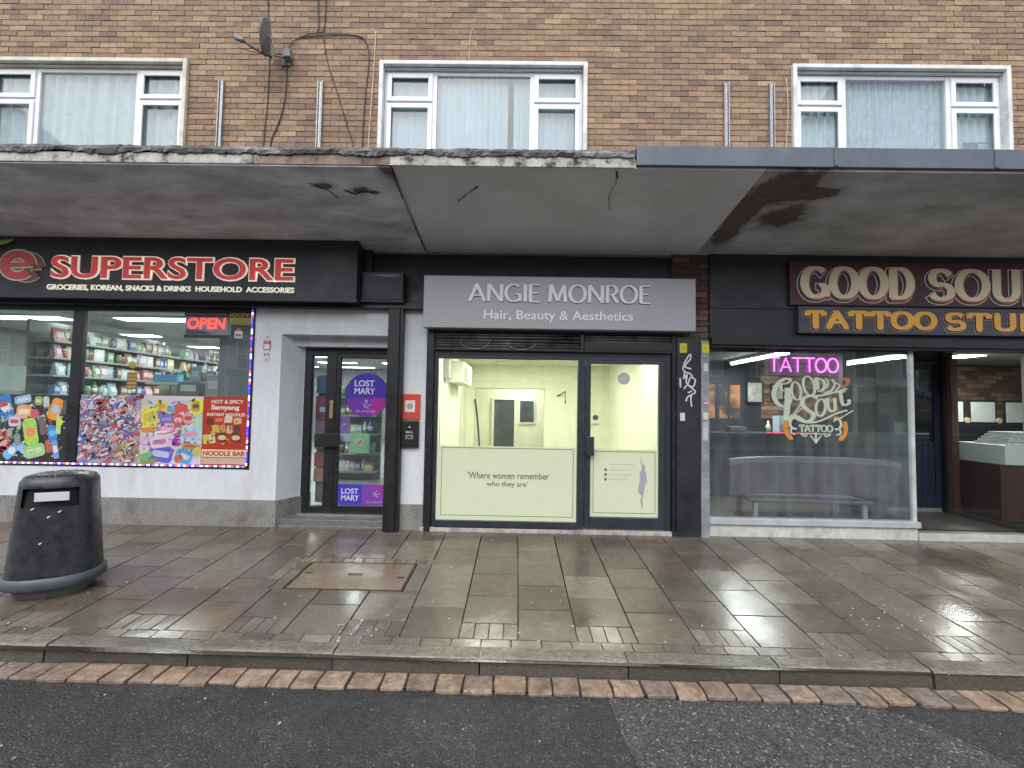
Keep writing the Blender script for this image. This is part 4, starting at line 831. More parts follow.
for a0 in range(4): m.rrect(-1.87+.03*math.cos(a0*1.6),.375+.025*math.sin(a0*1.6),.06,.008,a0*45+20,yv-.007-.0003*a0,yv-.005-.0003*a0,(.6,.45,.75))
text(m,'ELFBAR',-1.99,-1.78,.255,.28,yv-.0045,.002,0,col=(.5,.35,.7)); tag(m.build('low_sticker',M_col),'rectangular violet LOST MARY sticker at the foot of the shop door','sticker')
m=MB(); m.box(-2.42,-2.26,yf+.02,yf+.023,1.18,1.40,(.28,.14,.5)); m.box(-2.42,-2.26,yf+.02,yf+.022,1.07,1.18,(.5,.55,.62)); m.rrect(-2.34,1.30,.06,.012,20,yf+.016,yf+.019,(.7,.65,.75)); tag(m.build('purple_card',M_col),'small purple card on the inside of the shop door glass, beside the lock','card')
m=MB()
for k,(z0,z1,c) in enumerate([(1.72,1.95,(.05,.16,.35)),(1.35,1.68,(.35,.06,.12)),(.95,1.2,(.08,.25,.12)),(.7,.9,(.45,.1,.08)),(.5,.68,(.45,.28,.2)),(1.2,1.34,(.25,.13,.25))]): m.box(-2.80,-2.66+.01*(k%3),.50,.56,z0,z1,c)
m.box(-2.74,-2.64,.48,.499,1.46,1.53,(.45,.6,.75)); m.box(-2.80,-2.60,.57,.60,.2,1.98,(.22,.23,.22)); tag(m.build('leaflet_rack',M_goods),'rack of coloured packets behind the narrow side light of the door','rack')

# ================================================================ SALON
sa=thing('salon_shopfront','anthracite framed salon front with pale green frosted glass and rolled shutter','shopfront',(.4,0,0))
m=MB(); yf=-.005
m.box(-1.15,-1.07,-.05,.1,.0,2.52); m.build('shutter_guide',M_black,sa,bevel=.004); m=MB(); m.box(1.97,2.015,-.05,.1,.0,2.52); m.build('shutter_guide',M_black,sa,bevel=.004)
m=MB(); m.box(-1.065,-1.015,yf,.07,.03,2.30); m.box(.78,.87,yf,.07,.045,2.24); m.box(-1.015,.78,yf,.07,.035,.13); m.box(-1.015,.78,yf,.07,2.19,2.24)
m.box(1.90,1.965,yf,.07,.05,2.30); m.box(.871,1.90,yf,.07,2.19,2.24); m.box(-1.065,1.965,yf+.002,.068,2.242,2.30); m.build('window_frame',M_navy,sa,bevel=.006)
dr=MB(); dr.box(.875,.945,yf-.012,.055,.06,2.185); dr.box(1.815,1.895,yf-.012,.055,.06,2.185); dr.box(.945,1.815,yf-.012,.055,.06,.205); dr.box(.945,1.815,yf-.012,.055,2.15,2.185); dsa=dr.build('door',M_navy,sa,bevel=.006)
B('pane',G_salon,dsa,(.945,1.815,.02,.026,.205,2.15)); B('handle',M_navy,dsa,(.885,.985,-.075,-.045,.98,1.22),(.90,.93,-.045,-.017,1.05,1.12),bevel=.01)
m=MB(); m.disc(1.01,1.46,.035,-.005,.02,(.12,.12,.12),n=16); m.box(.96,1.06,.010,.018,1.36,1.385,(.4,.42,.4)); m.build('door_buzzer',M_col,dsa)
B('window_pane',G_salon,sa,(-1.015,.78,.02,.026,.13,2.19))
m=MB(); m.box(-1.2,2.4,-.04,.2,-.12,.045); m.build('sill',mat('pale_stone_sill',(.42,.41,.37),.7,var=.3,scale=14,stain=(.12,.11,.10),stain_amt=.6,stain_scale=4),sa,bevel=.006)
m=MB(); m.box(-1.02,.78,-.03,.02,.02,.045); m.build('sill_trim',M_black,sa)
m=MB(); z=2.30
M_shut=mat('shutter_slats',(.10,.11,.10),.4,metal=.5,var=.5,scale=6,stain=(.02,.022,.02),stain_amt=.9,stain_scale=5)
m.prismx([(.02,2.302),(.05,2.302),(.05,2.60),(.02,2.60)],-1.065,1.965)
for k in range(6):
    zz=2.32+.035*k; m.tube([(-1.06,-.03-.012*math.sin(k*1.7),zz),(.80,-.03-.010*math.sin(k*2.1),zz-.01*math.sin(k))],.018,8); m.tube([(.84,-.03,zz),(1.96,-.03,zz)],.018,8)
m.build('rolled_shutter',M_shut,sa)
m=MB(); m.box(-1.065,1.965,-.06,-.002,2.29,2.315); m.box(.80,.845,-.06,-.002,2.315,2.56); m.box(.85,1.965,-.062,-.004,2.316,2.42); m.box(-1.15,2.015,-.06,.1,2.521,2.56); m.build('shutter_rail',M_black,sa,bevel=.004)
# hanging wire loops in the shutter gap
m=MB(); 
for a in (-.55,.05): m=MB(); m.tube([(a+.18*math.cos(R(q)),-.07,2.40+.09*math.sin(R(q))) for q in range(180,361,15)],.004,5); m.build('loose_wire',M_steel,sa)
# frosted vinyl with text
Y_=.012
t=thing('window_vinyl','pale green frosted vinyl on the salon window with a dark outline and a slogan','window vinyl',(-.1,.015,.18))
def frost_panel(t,x0,x1,z0,z1,inset=.06):
    pass
B('film',M_frost,t,(-1.01,.775,Y_,Y_+.005,.135,1.07))
m=MB(); L_=.006
def outline(m,x0,x1,z0,z1,y):
    m.box(x0,x1,y-.002,y,z1-L_,z1,(.03,.035,.04)); m.box(x0,x1,y-.002,y,z0,z0+L_,(.12,.13,.10)); m.box(x0,x0+L_,y-.002,y,z0+L_,z1-L_,(.10,.11,.09)); m.box(x1-L_,x1,y-.002,y,z0+L_,z1-L_,(.10,.11,.09))
outline(m,-.95,.735,.19,1.05,Y_); m.build('outline',M_col,t)
m=MB(); text(m,"'Where women remember",-.61,.425,.66,.745,Y_,.002,.006,col=(.10,.12,.09)); text(m,"who they are'",-.37,.155,.545,.63,Y_,.002,.006,col=(.10,.12,.09)); m.build('lettering',M_col,t)
t=thing('door_vinyl','pale green frosted vinyl on the salon door with a grey figure of a woman','window vinyl',(1.4,.015,.2))
B('film',M_frost,t,(.95,1.81,Y_,Y_+.005,.21,1.06)); m=MB(); outline(m,.985,1.775,.255,1.035,Y_); m.build('outline',M_col,t)
m=MB(); Gc=(.36,.38,.42)
sil=[(1.595,.93),(1.60,.955),(1.588,.97),(1.592,.90),(1.60,.86),(1.61,.835),(1.60,.81),(1.585,.78),(1.575,.73),(1.585,.69),(1.575,.64),(1.56,.58),(1.555,.53),(1.59,.49),(1.62,.47),(1.63,.52),(1.645,.60),(1.655,.66),(1.67,.63),(1.675,.64),(1.665,.70),(1.655,.77),(1.645,.80),(1.65,.83),(1.64,.865),(1.62,.87),(1.605,.90)]
m.prism([(p[0]-.0,p[1]) for p in sil],Y_-.002,Y_,Gc); m.prism([(1.60,.47),(1.585,.42),(1.60,.37),(1.595,.33),(1.61,.33),(1.62,.38),(1.612,.43),(1.625,.47)],Y_-.002,Y_,Gc)
m.build('figure',M_col,t)
m=MB()
for z in (.80,.74,.68): m.disc(1.145,z,.018,Y_-.002,Y_,(.12,.14,.11),n=12)
for a,b,z in ((1.19,1.50,.87),(1.19,1.46,.80),(1.19,1.48,.74),(1.19,1.42,.68)): m.box(a,b,Y_-.0015,Y_,z-.006,z+.006,(.52,.56,.40))
m.build('contact_lines',M_col,t)
m=MB(); m.disc(1.37,1.965,.078,.012,.018,(.42,.45,.42),n=28); m.box(1.33,1.41,.010,.012,1.965,1.98,(.6,.62,.55)); m.box(1.32,1.42,.010,.012,1.94,1.95,(.6,.62,.55)); tag(m.build('round_sticker',M_col),'round grey sticker high on the salon door glass','sticker')
# salon room
room(sa,-1.14,2.05,.10,6.4,-.6,2.50,M_cream2,M_cream2,mat('salon_floor',(.45,.45,.36),.4,var=.08))
m=MB(); m.box(-1.13,2.05,4.4,4.9,1.98,2.50); m.box(-1.14,-.95,4.4,4.6,-.6,1.98); m.box(.62,2.05,4.4,4.6,-.6,1.979); m.build('partition',M_cream2,sa)
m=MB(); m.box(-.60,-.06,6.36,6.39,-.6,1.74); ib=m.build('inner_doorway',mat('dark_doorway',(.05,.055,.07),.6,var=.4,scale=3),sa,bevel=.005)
m=MB(); m.box(-.66,-.60,6.32,6.39,-.6,1.80); m.box(-.06,0,6.32,6.39,-.6,1.80); m.box(-.6,-.06,6.32,6.39,1.74,1.80); m.build('architrave',M_cream2,sa,bevel=.005)
t=thing('wall_frame','small dark framed picture on the salon back wall right of the dark doorway','picture',(.27,6.36,1.15)); B('panel',mat('dark_glass_panel',(.06,.07,.085),.25,var=.5,scale=4),t,(.09,.46,6.36,6.375,1.15,1.72)); B('frame',M_white,t,(.06,.09,6.35,6.38,1.12,1.75),(.46,.49,6.35,6.38,1.12,1.75),(.09,.46,6.35,6.38,1.72,1.75),(.09,.46,6.35,6.38,1.12,1.15))
t=thing('air_conditioner','pale wall unit high on the left wall inside the salon','air conditioner',(-1.0,2.4,1.95)); B('case',mat('ac_case',(.72,.74,.6),.5,var=.05),t,(-1.135,-.88,1.7,3.0,1.95,2.32),bevel=.03)
m=MB()
for k in range(4): m.box(-.882,-.872,1.75,2.95,2.0+.06*k,2.03+.06*k)
m.box(-1.13,-1.05,1.15,1.5,2.0,2.45); m.build('vents',mat('ac_vent',(.30,.31,.27),.6),t)
t=m=MB(); m.tube([(.90,4.39,1.82),(.98,4.30,1.86),(1.06,4.2,1.92),(1.06,4.2,1.66)],.016,6); tag(m.build('wall_hook',M_cable),'black bent bracket on the pale wall inside the salon','bracket')
cable('pipe','thin dark pipe leaning by the left wall inside the salon',[(-.93,4.35,1.72),(-.86,4.35,1.2),(-.80,4.35,.5)],.02,M_cable,'pipe')
for k,(xx,yy) in enumerate(((-.42,2.75),(.75,2.75),(1.45,1.2),(-.42,.95),(.1,5.6))):
    lamp('ceiling_light',['flat ceiling light inside the salon, seen at the left window top','flat ceiling light inside the salon, just left of the door mullion','round-edged ceiling light above the salon door','ceiling light near the street inside the salon, left','ceiling light in the back part of the salon'][k],xx-.28,xx+.28,yy-.28,yy+.28,2.495,M_lamp,[20,20,9,16,17][k],(1,1,.84),group='ceiling lights in the salon')
t=thing('ceiling_grille','pale round vent on the salon ceiling near the mullion','vent',(.2,1.8,2.49)); m=MB(); m.tube([(.2,1.8,2.494),(.2,1.8,2.47)],.09,20); m.build('vent',M_white,t)
B('skirting',M_white,sa,(-1.138,-1.12,.15,4.4,-.6,-.45))
m=MB(); m.box(-1.136,-1.128,.9,.915,-.6,2.5); m.box(-1.136,-1.13,3.4,3.43,-.6,2.5); m.build('wall_joint',mat('wall_joint_line',(.45,.46,.38),.7),sa)
B('socket',M_white,tag(thing('wall_socket','small white switch plate on the pale partition inside the salon','switch',(1.3,4.39,1.25)),),(1.26,1.34,4.385,4.398,1.25,1.33))
# sign
t=thing('salon_sign','silver grey fascia sign box with raised white ANGIE MONROE letters','shop sign',(.5,-.1,2.55))
m=MB(); m.box(-1.19,2.21,-.20,-.045,2.555,3.215); m.build('box',M_sign,t,bevel=.006)
m=MB(); m.box(-1.175,2.195,-.2015,-.2,3.207,3.2085)
for a_ in (-1.15,.51,2.17): m.disc(a_,2.585,.006,-.203,-.2,n=8,col=(1,1,1)); m.disc(a_,3.185,.006,-.203,-.2,n=8,col=(1,1,1))
m.build('fixings',M_steel,t)
m=MB(); m.box(-1.188,2.208,-.045,.03,2.60,3.17); m.build('mounting',M_black,t)
m=MB(); pen(m,'ANGIE MONROE',-.61,1.64,2.885,3.115,-.205,.042,.016,.018,serif=0,gap=.17,tt='T2'); m.build('lettering',M_signletter,t)
m=MB(); text(m,'Hair, Beauty & Aesthetics',-.43,1.43,2.635,2.785,-.203,.006,.012); m.build('small_lettering',M_signletter,t)

# black pillar with graffiti, and grey post
t=thing('black_pillar','black painted pillar with a white graffiti tag beside the salon','pillar',(2.17,0,0)); m=MB(); m.box(2.02,2.315,-.07,.2,-.05,2.50); m.build('pillar',M_blackwall,t,bevel=.006)
m=MB()
def gr(pts,w=.018):
    global _g
    q=[]; P=pts
    for i in range(len(P)-1):
        p0=P[max(i-1,0)];p1=P[i];p2=P[i+1];p3=P[min(i+2,len(P)-1)]
        for k in range(5):
            s=k/5; q.append(tuple(.5*((2*p1[j])+(-p0[j]+p2[j])*s+(2*p0[j]-5*p1[j]+4*p2[j]-p3[j])*s*s+(-p0[j]+3*p1[j]-3*p2[j]+p3[j])*s**3) for j in (0,1)))
    q.append(P[-1]); _g+=1; stroke(m,q,w,w,-.0705-.0004*_g,.0015,(1,1,1),0,1)
_g=0
def G_(a,b): return (2.315-(262-a)/384*.66+.0*b, 2.46-b/768*1.295)   # tag drawn in its own little grid
for pts in ([(140,180),(185,105),(190,140),(165,170),(150,200),(195,215)],[(145,180),(135,215),(150,240),(185,250),(205,275)],[(150,230),(140,290),(165,260),(160,320),(205,350),(225,300),(190,280),(170,330),(140,365)],[(175,340),(225,385),(195,410),(165,430),(158,460)],[(195,415),(192,450),(198,498)],[(170,395),(200,380)]):
    gr([G_(*p) for p in pts])
gr([(2.06,1.98),(2.064,1.86)],.02)
m.build('graffiti',mat('white_spray',(.62,.63,.64),.6,var=.15,scale=20),t)
m=MB(); m.box(2.055,2.145,-.078,-.071,2.30,2.42,(.62,.48,.05)); m.disc(2.10,2.365,.02,-.080,-.078,(.45,.35,.05),n=10); m.build('yellow_box',M_col,t); m=MB(); m.box(2.06,2.12,-.075,-.071,1.44,1.54,(.6,.62,.64)); m.build('white_sticker',M_col,t)
t=thing('grey_post','narrow grey post covered in worn stickers at the tattoo window edge','post',(2.37,0,0)); m=MB(); m.box(2.325,2.43,-.075,.08,-.03,2.46); m.build('post',mat('grey_paint_post',(.22,.24,.26),.6,var=.25,scale=10,stain=(.40,.42,.45),stain_amt=.6,stain_scale=9),t,bevel=.006)
m=MB(); m.box(2.335,2.42,-.084,-.076,2.30,2.42,(.65,.55,.03)); m.disc(2.378,2.36,.02,-.086,-.084,(.5,.42,.05),n=10); m.build('yellow_box',M_col,t)
m=MB()
for (z,h,c) in ((2.07,.10,(.55,.57,.62)),(1.63,.06,(.45,.18,.22)),(1.46,.09,(.58,.6,.62)),(1.34,.09,(.4,.42,.5)),(1.2,.16,(.5,.52,.58)),(.95,.08,(.3,.31,.33)),(1.66,.02,(.6,.55,.58))): m.box(2.343+random.uniform(0,.012),2.405+random.uniform(0,.012),-.079-.0005*random.random(),-.0755,z,z+h,c)
m.build('stickers',M_col,t)

# ================================================================ TATTOO STUDIO
ta=thing('tattoo_shopfront','dark tattoo studio front with grimy window and recessed entrance','shopfront',(4.4,0,0))
m=MB(); m.box(2.44,8.6,-.06,.03,2.50,3.58); m.build('fascia_board',M_blackwall,ta,bevel=.004)
m=MB(); m.box(2.44,8.6,-.075,-.061,2.88,2.895); m.build('batten',M_black,ta)
m=MB(); m.box(2.44,8.6,-.13,.12,2.405,2.50); m.box(2.44,8.6,-.10,.10,2.375,2.405); m.build('head_rail',M_black,ta,bevel=.005)
m=MB(); m.box(2.43,5.07,-.04,.10,.150,.225); m.build('sill',mat('grey_metal_sill',(.42,.44,.47),.45,var=.15),ta,bevel=.006)
m=MB(); m.box(2.43,5.05,-.01,.12,-.05,.148); m.build('stall_riser',mat('white_riser',(.55,.56,.52),.6,var=.2,scale=9,stain=(.3,.3,.27),stain_amt=.6,stain_scale=4),ta,bevel=.004)
B('window_pane',G_tat,ta,(2.435,5.02,.02,.028,.226,2.372))
m=MB(); m.box(5.005,5.05,.0,.05,.226,2.374); m.build('glass_edge',mat('glass_edge_strip',(.50,.56,.56),.3),ta)
m=MB(); m.box(2.44,5.0,.03,.05,2.335,2.373); m.build('glazing_bead',M_black,ta)
# grime streaks running down
# recess floor and threshold
m=MB(); m.box(5.05,6.47,-.01,1.25,-.05,.085); m.box(6.47,8.6,-.01,.12,-.05,.12); fl=m.build('entrance_floor',M_floorg,ta,bevel=.005)
B('step_edge',mat('pale_step',(.45,.48,.43),.6,var=.2,scale=9),ta,(5.05,6.47,-.03,-.011,-.05,.09))
t=thing('doormat_stain','dark red brown scrap lying on the tattoo entrance floor','scrap',(5.65,.35,.086)); m=MB()
m.add([(5.45,.40,.089),(5.62,.32,.090),(5.9,.18,.089),(5.98,.22,.091),(5.80,.33,.094),(5.6,.42,.092)],[(0,1,2,3,4,5)]); m.build('scrap',mat('dark_red_scrap',(.09,.03,.025),.6,var=.4,scale=20),t)
# side return of the display window and the door
B('left_return_pane',G_tat,ta,(5.03,5.038,.05,1.2,.226,2.372)); B('left_return_sill',M_black,ta,(5.0,5.07,.10,1.2,.0,.225))
m=MB(); m.box(5.0,5.10,1.2,1.30,.085,2.6); m.box(5.50,5.62,1.2,1.30,.085,2.6); m.box(6.48,6.62,1.14,1.28,.085,2.6); m.box(5.1,5.5,1.2,1.3,2.2,2.6); m.box(5.62,6.48,1.2,1.3,2.36,2.6); m.box(5.1,5.5,1.22,1.28,.085,2.2); m.build('door_frame',M_black,ta,bevel=.006)
m=MB(); m.box(5.62,5.74,1.22,1.27,.15,2.355); m.box(6.40,6.48,1.22,1.27,.15,2.355); m.box(5.74,6.40,1.22,1.27,2.25,2.355); m.box(5.74,6.40,1.22,1.27,.15,.32)
for k in range(7): m.box(5.74+.0943*k+.004,5.74+.0943*(k+1)-.004,1.235,1.26,.32,1.15)
dt=m.build('door',mat('dark_blue_door',(.018,.024,.045),.35,var=.2),ta,bevel=.005)
B('pane',glass('door_dark_glass',tint=(.25,.28,.33),dirt_haze=.02),dt,(5.74,6.40,1.245,1.25,1.15,2.25)); B('kick_strip',M_steel,dt,(5.64,6.46,1.205,1.218,.10,.15)); B('letter_slot',M_steel,dt,(6.0,6.3,1.215,1.222,1.26,1.28))
m=MB(); m.box(6.50,6.60,1.05,1.14,.085,2.4); m.build('timber_post',M_wood,ta,bevel=.008)
# right return pane and right window
B('right_return_pane',glass('clear_side_glass',dirt_haze=.012,refl=.8),ta,(6.485,6.493,.06,1.05,.16,2.372)); B('right_return_plinth',mat('dark_plinth',(.05,.05,.05),.5),ta,(6.462,6.52,.03,1.05,.0,.16)); B('corner_edge',mat('corner_metal',(.4,.42,.42),.4),ta,(6.47,6.51,.02,.06,.121,2.374)); B('right_window_pane',G_tat,ta,(6.51,8.6,.02,.028,.12,2.372))
# interior
TB=3.4
m=MB(); m.add([(2.4,.12,.1),(2.4,TB,.1),(2.4,TB,2.6),(2.4,.12,2.6)],[(0,1,2,3)]); m.add([(10.4,.12,.1),(10.4,TB,.1),(10.4,TB,2.6),(10.4,.12,2.6)],[(3,2,1,0)]); m.add([(2.4,TB,.1),(10.4,TB,.1),(10.4,TB,1.42),(2.4,TB,1.42)],[(0,1,2,3)]); m.add([(2.4,TB,1.42),(4.9,TB,1.42),(4.9,TB,2.6),(2.4,TB,2.6)],[(0,1,2,3)]); m.build('interior_wall',M_darkroom,ta)
PALI=[(.20,.11,.07),(.25,.15,.09),(.16,.085,.055),(.30,.20,.12),(.34,.27,.18),(.13,.08,.06)]
m=MB(); bricks(m,4.9,10.4,1.42,2.6,TB-.02,[],PALI,bw=.24,bh=.085); m.box(4.9,10.4,TB-.008,TB+.05,1.42,2.6,(.10,.08,.06)); m.build('interior_brick',M_brick,ta)
m=MB(); m.add([(2.4,.12,2.56),(10.4,.12,2.56),(10.4,TB,2.56),(2.4,TB,2.56)],[(3,2,1,0)]); m.build('interior_ceiling',mat('tattoo_ceiling',(.40,.41,.38),.8),ta)
m=MB(); m.add([(2.4,.12,.1),(10.4,.12,.1),(10.4,TB,.1),(2.4,TB,.1)],[(0,1,2,3)]); m.build('interior_floor',mat('tattoo_floor',(.07,.065,.06),.4),ta)
# partition post with white switch
t=thing('timber_column','brown timber column with a white switch box inside the tattoo studio','column',(5.55,2.0,.1)); m=MB(); m.box(5.72,5.86,2.0,2.14,.1,2.55); m.build('column',M_wood,t,bevel=.01); B('switch_box',M_white,t,(5.74,5.84,1.97,1.998,1.42,1.62),bevel=.005)
# strip lamp
t=thing('strip_light','bright fluorescent tube on the tattoo studio ceiling','strip light',(4.13,2.05,2.45)); m=MB(); m.tube([(4.14,1.15,2.47),(4.14,3.0,2.47)],.022,10); m.build('tube',mat('fluor',(.9,.9,.9),.5,emit=(.97,1,.98),estr=9),t); B('batten',M_white,t,(4.10,4.18,1.1,3.05,2.50,2.555))
d=bpy.data.lights.new('light','AREA'); d.shape='RECTANGLE'; d.size=.08; d.size_y=1.8; d.energy=40; d.color=(.96,1,.97); l=bpy.data.objects.new('light',d); COL.objects.link(l); l.parent=t; l.location=(0,0,-.02)
lamp('ceiling_light','added ceiling light brightening the desk end of the tattoo studio',7.3,7.7,1.7,2.1,2.555,M_lampw,45,(1,.97,.9))  # extra lamp, not a known fitting; brightens the desk and right side
# neon TATTOO
t=thing('neon_sign','magenta neon TATTOO sign hanging in the tattoo window','neon sign',(3.71,.09,2.09))
B('halo_panel',glass('halo_acrylic',tint=(.92,.9,.94),dirt_haze=.10,dcol=(.8,.7,.8),refl=.4),t,(3.22,4.21,.115,.121,2.05,2.31))  # added diffusing panel that turns the tube light into a halo
def neon(m,word,x0,x1,z0,z1,y,r):
    n=len(word); cw=(x1-x0)/n
    for i,ch in enumerate(word):
        a=x0+i*cw+cw*.05; b=x0+(i+1)*cw-cw*.05; c=(a+b)/2
        if ch=='T': m.tube([(a,y,z1),(b,y,z1)],r,6); m.tube([(c,y-.004,z1-.004),(c,y-.004,z0)],r,6)
        elif ch=='A': m.tube([(a,y,z0),(c,y,z1),(b,y,z0)],r,6); m.tube([(a+.03,y-.004,z0+.06),(b-.03,y-.004,z0+.06)],r,6)
        else: m.tube([((a+b)/2+(b-a)/2*math.cos(R(q)),y,(z0+z1)/2+(z1-z0)/2*math.sin(R(q))) for q in range(0,361,15)],r,6)
m=MB(); neon(m,'TATTOO',3.26,4.17,2.095,2.275,.095,.0075); m.build('neon_lettering',M_neon,t)
m=MB(); m.tube([(3.2,.10,2.362),(4.3,.10,2.362)],.0045,6); t2=m.build('neon_line',mat('neon_dim',(.5,.1,.5),.3,emit=(.9,.08,.8),estr=.9)); tag(t2,'thin magenta neon line along the top of the tattoo window','neon tube')
m=MB(); m.tube([(3.45,.12,2.31),(3.45,.12,2.37)],.003,5); m.tube([(3.98,.12,2.31),(3.98,.12,2.37)],.003,5); m.build('wire',M_steel,t)
# painted window logo GOOD SOUL TATTOO
t=thing('window_lettering','pale green painted GOOD SOUL TATTOO lettering with orange scrolls on the tattoo window','window lettering',(3.72,.01,1.2))
M_pale=mat('pale_green_paint',(.50,.56,.46),.6,var=.12,scale=15,emit=(.5,.58,.46),estr=0.0); yv=.017
m=MB()
def glyph(ch,x0,x1,z0,z1,rot,th=.036,tn=.013,sf=.10): pen(m,ch,x0,x1,z0,z1,yv,th,tn,.0015,serif=sf,rot=rot,stag=.0004)
# the big G with a long tail
def curve(pts,w0,w1=None):
    q=[]; P=pts
    for i in range(len(P)-1):
        p0=P[max(i-1,0)];p1=P[i];p2=P[i+1];p3=P[min(i+2,len(P)-1)]
        for k in range(6):
            s=k/6; q.append(tuple(.5*((2*p1[j])+(-p0[j]+p2[j])*s+(2*p0[j]-5*p1[j]+4*p2[j]-p3[j])*s*s+(-p0[j]+3*p1[j]-3*p2[j]+p3[j])*s**3) for j in (0,1)))
    q.append(P[-1]); stroke(m,q,w0*1.25,(w1 or w0*.55)*1.2,yv-random.uniform(0,.003),.0012,(1,1,1),0,1)
def LG(a,b): return (3.125+a/838*1.52*1.0, 2.487-b/768*1.405)
curve([LG(215,275),LG(170,268),LG(120,300),LG(88,370),LG(105,430),LG(150,460),LG(190,440),LG(200,400),LG(160,395)],.050,.02)
curve([LG(215,275),LG(180,300),LG(140,310),LG(150,350),LG(195,340)],.028,.012)
curve([LG(185,330),LG(186,400),LG(180,470),LG(172,560)],.060,.05)
def ogl(cx,cz,rx,rz,w,rot=0):
    ca,sa=math.cos(R(rot)),math.sin(R(rot)); pts=[]
    for q in range(0,361,15):
        X=rx*math.cos(R(q)); Z=rz*math.sin(R(q)); pts.append((cx+X*ca-Z*sa,cz+X*sa+Z*ca))
    stroke(m,pts,w,w*.4,yv-random.uniform(0,.003),.0012,(1,1,1),0,1)
c=LG(245,352); ogl(c[0],c[1],.058,.115,.034,8); c=LG(335,315); ogl(c[0],c[1],.070,.125,.036,14)
curve([LG(385,255),LG(395,340)],.042,.03); curve([LG(380,258),LG(430,275),LG(445,310),LG(425,345),LG(392,350)],.036,.014)
curve([LG(448,260),LG(470,290),LG(455,330)],.02,.012); curve([LG(495,265),LG(515,300),LG(490,345),LG(440,365)],.024,.012); curve([LG(520,290),LG(550,310),LG(520,345)],.02)
curve([LG(350,385),LG(420,380),LG(520,355),LG(600,330)],.012,.02)
# SOUL
curve([LG(395,400),LG(350,385),LG(300,400),LG(285,440),LG(320,480),LG(360,510),LG(350,550),LG(300,560),LG(235,525),LG(200,545)],.050,.022)
c=LG(415,465); ogl(c[0],c[1],.060,.110,.036,-8); curve([LG(460,400),LG(468,465),LG(490,490),LG(515,470),LG(512,395)],.036,.018); curve([LG(555,355),LG(570,440),LG(612,432),LG(612,405)],.038,.018); curve([LG(535,358),LG(590,350)],.016,.016); curve([LG(445,405),LG(480,398)],.012,.012)
curve([LG(205,520),LG(270,560),LG(350,570),LG(430,550),LG(510,510),LG(600,480)],.012,.02); curve([LG(165,575),LG(220,520),LG(270,450)],.012,.012); curve([LG(185,570),LG(240,510),LG(285,470)],.01,.01); curve([LG(500,560),LG(560,530),LG(610,500),LG(640,480)],.01,.014)
# side scrolls round the small word
for sgn in (1,-1):
    f=lambda a,b: (3.125+((378+sgn*(a-378)))/838*1.52, 2.487-b/768*1.405)
    curve([f(250,540),f(215,545),f(200,580),f(215,610),f(245,615)],.024,.02); curve([f(215,600),f(205,640),f(235,655)],.018,.015); curve([f(275,650),f(300,665),f(320,655)],.014,.014); curve([f(340,660),f(365,690),f(378,712)],.014,.014)
curve([LG(378,640),LG(378,715)],.022,.02); curve([LG(270,648),LG(480,648)],.010,.010)
pen(m,'TATTOO',LG(265,0)[0],LG(495,0)[0],LG(0,636)[1],LG(0,585)[1],yv,.021,.012,.0015,serif=.10,gap=.10)
m.build('lettering',M_pale,t)
for sgn in (1,-1):
    f=lambda a,b: (3.125+((378+sgn*(a-378)))/838*1.52, 2.487-b/768*1.405)
    m=MB(); m.prism([f(160,560),f(180,555),f(190,590),f(185,640),f(215,670),f(222,690),f(195,695),f(165,660),f(152,610)],yv-.004,yv-.002,(.62,.26,.05)); m.disc(*f(180,615),.012,yv-.005,yv-.004,(.15,.06,.02),n=10); m.build('scroll',M_col,t)
m=MB(); m.prism([LG(548,262),LG(600,250),LG(628,268),LG(615,300),LG(575,330),LG(545,322),LG(590,300),LG(590,275)],yv-.004,yv-.002,(.42,.17,.08)); m.build('scroll',M_col,t)
# bench in the window
t=thing('window_bench','grey mauve upholstered bench seen from behind in the tattoo window','bench',(4.05,.75,.1))
m=MB(); n=30; vs=[]
for r,(zz,yy,th) in enumerate(((.42,.66,0),(.88,.50,0),(.955,.52,0),(.955,.62,0),(.88,.64,0),(.42,.80,0))):
    for k in range(n+1):
        u=k/n; half=1.10 if r in (0,5) else 1.16; X=4.06+(u-.5)*2*half; Y=yy+.10*math.cos((u-.5)*math.pi)-.1+ (.03*math.sin(u*20))*(0)
        zc=zz-(.04*abs((u-.5)*2)**4)
        vs.append((X,Y,zc))
fs=[(r*(n+1)+k,r*(n+1)+k+1,((r+1)%6)*(n+1)+k+1,((r+1)%6)*(n+1)+k) for r in range(6) for k in range(n)]; fs+=[tuple(r*(n+1) for r in range(6)),tuple(r*(n+1)+n for r in range(5,-1,-1))]
m.add(vs,fs,(1,1,1),0,False); m.build('backrest',M_leather,t,bevel=.02,seg=3)
m=MB(); m.prism([(3.22,.385),(4.92,.36),(4.93,.31),(3.24,.325)],.52,1.10); m.build('seat',M_leather,t,bevel=.02,seg=3)
for a in (3.30,4.80):
    for y in (.56,1.02): B('leg',mat('pale_leg',(.42,.45,.45),.4),t,(a,a+.06,y,y+.05,.1,.325),bevel=.004)
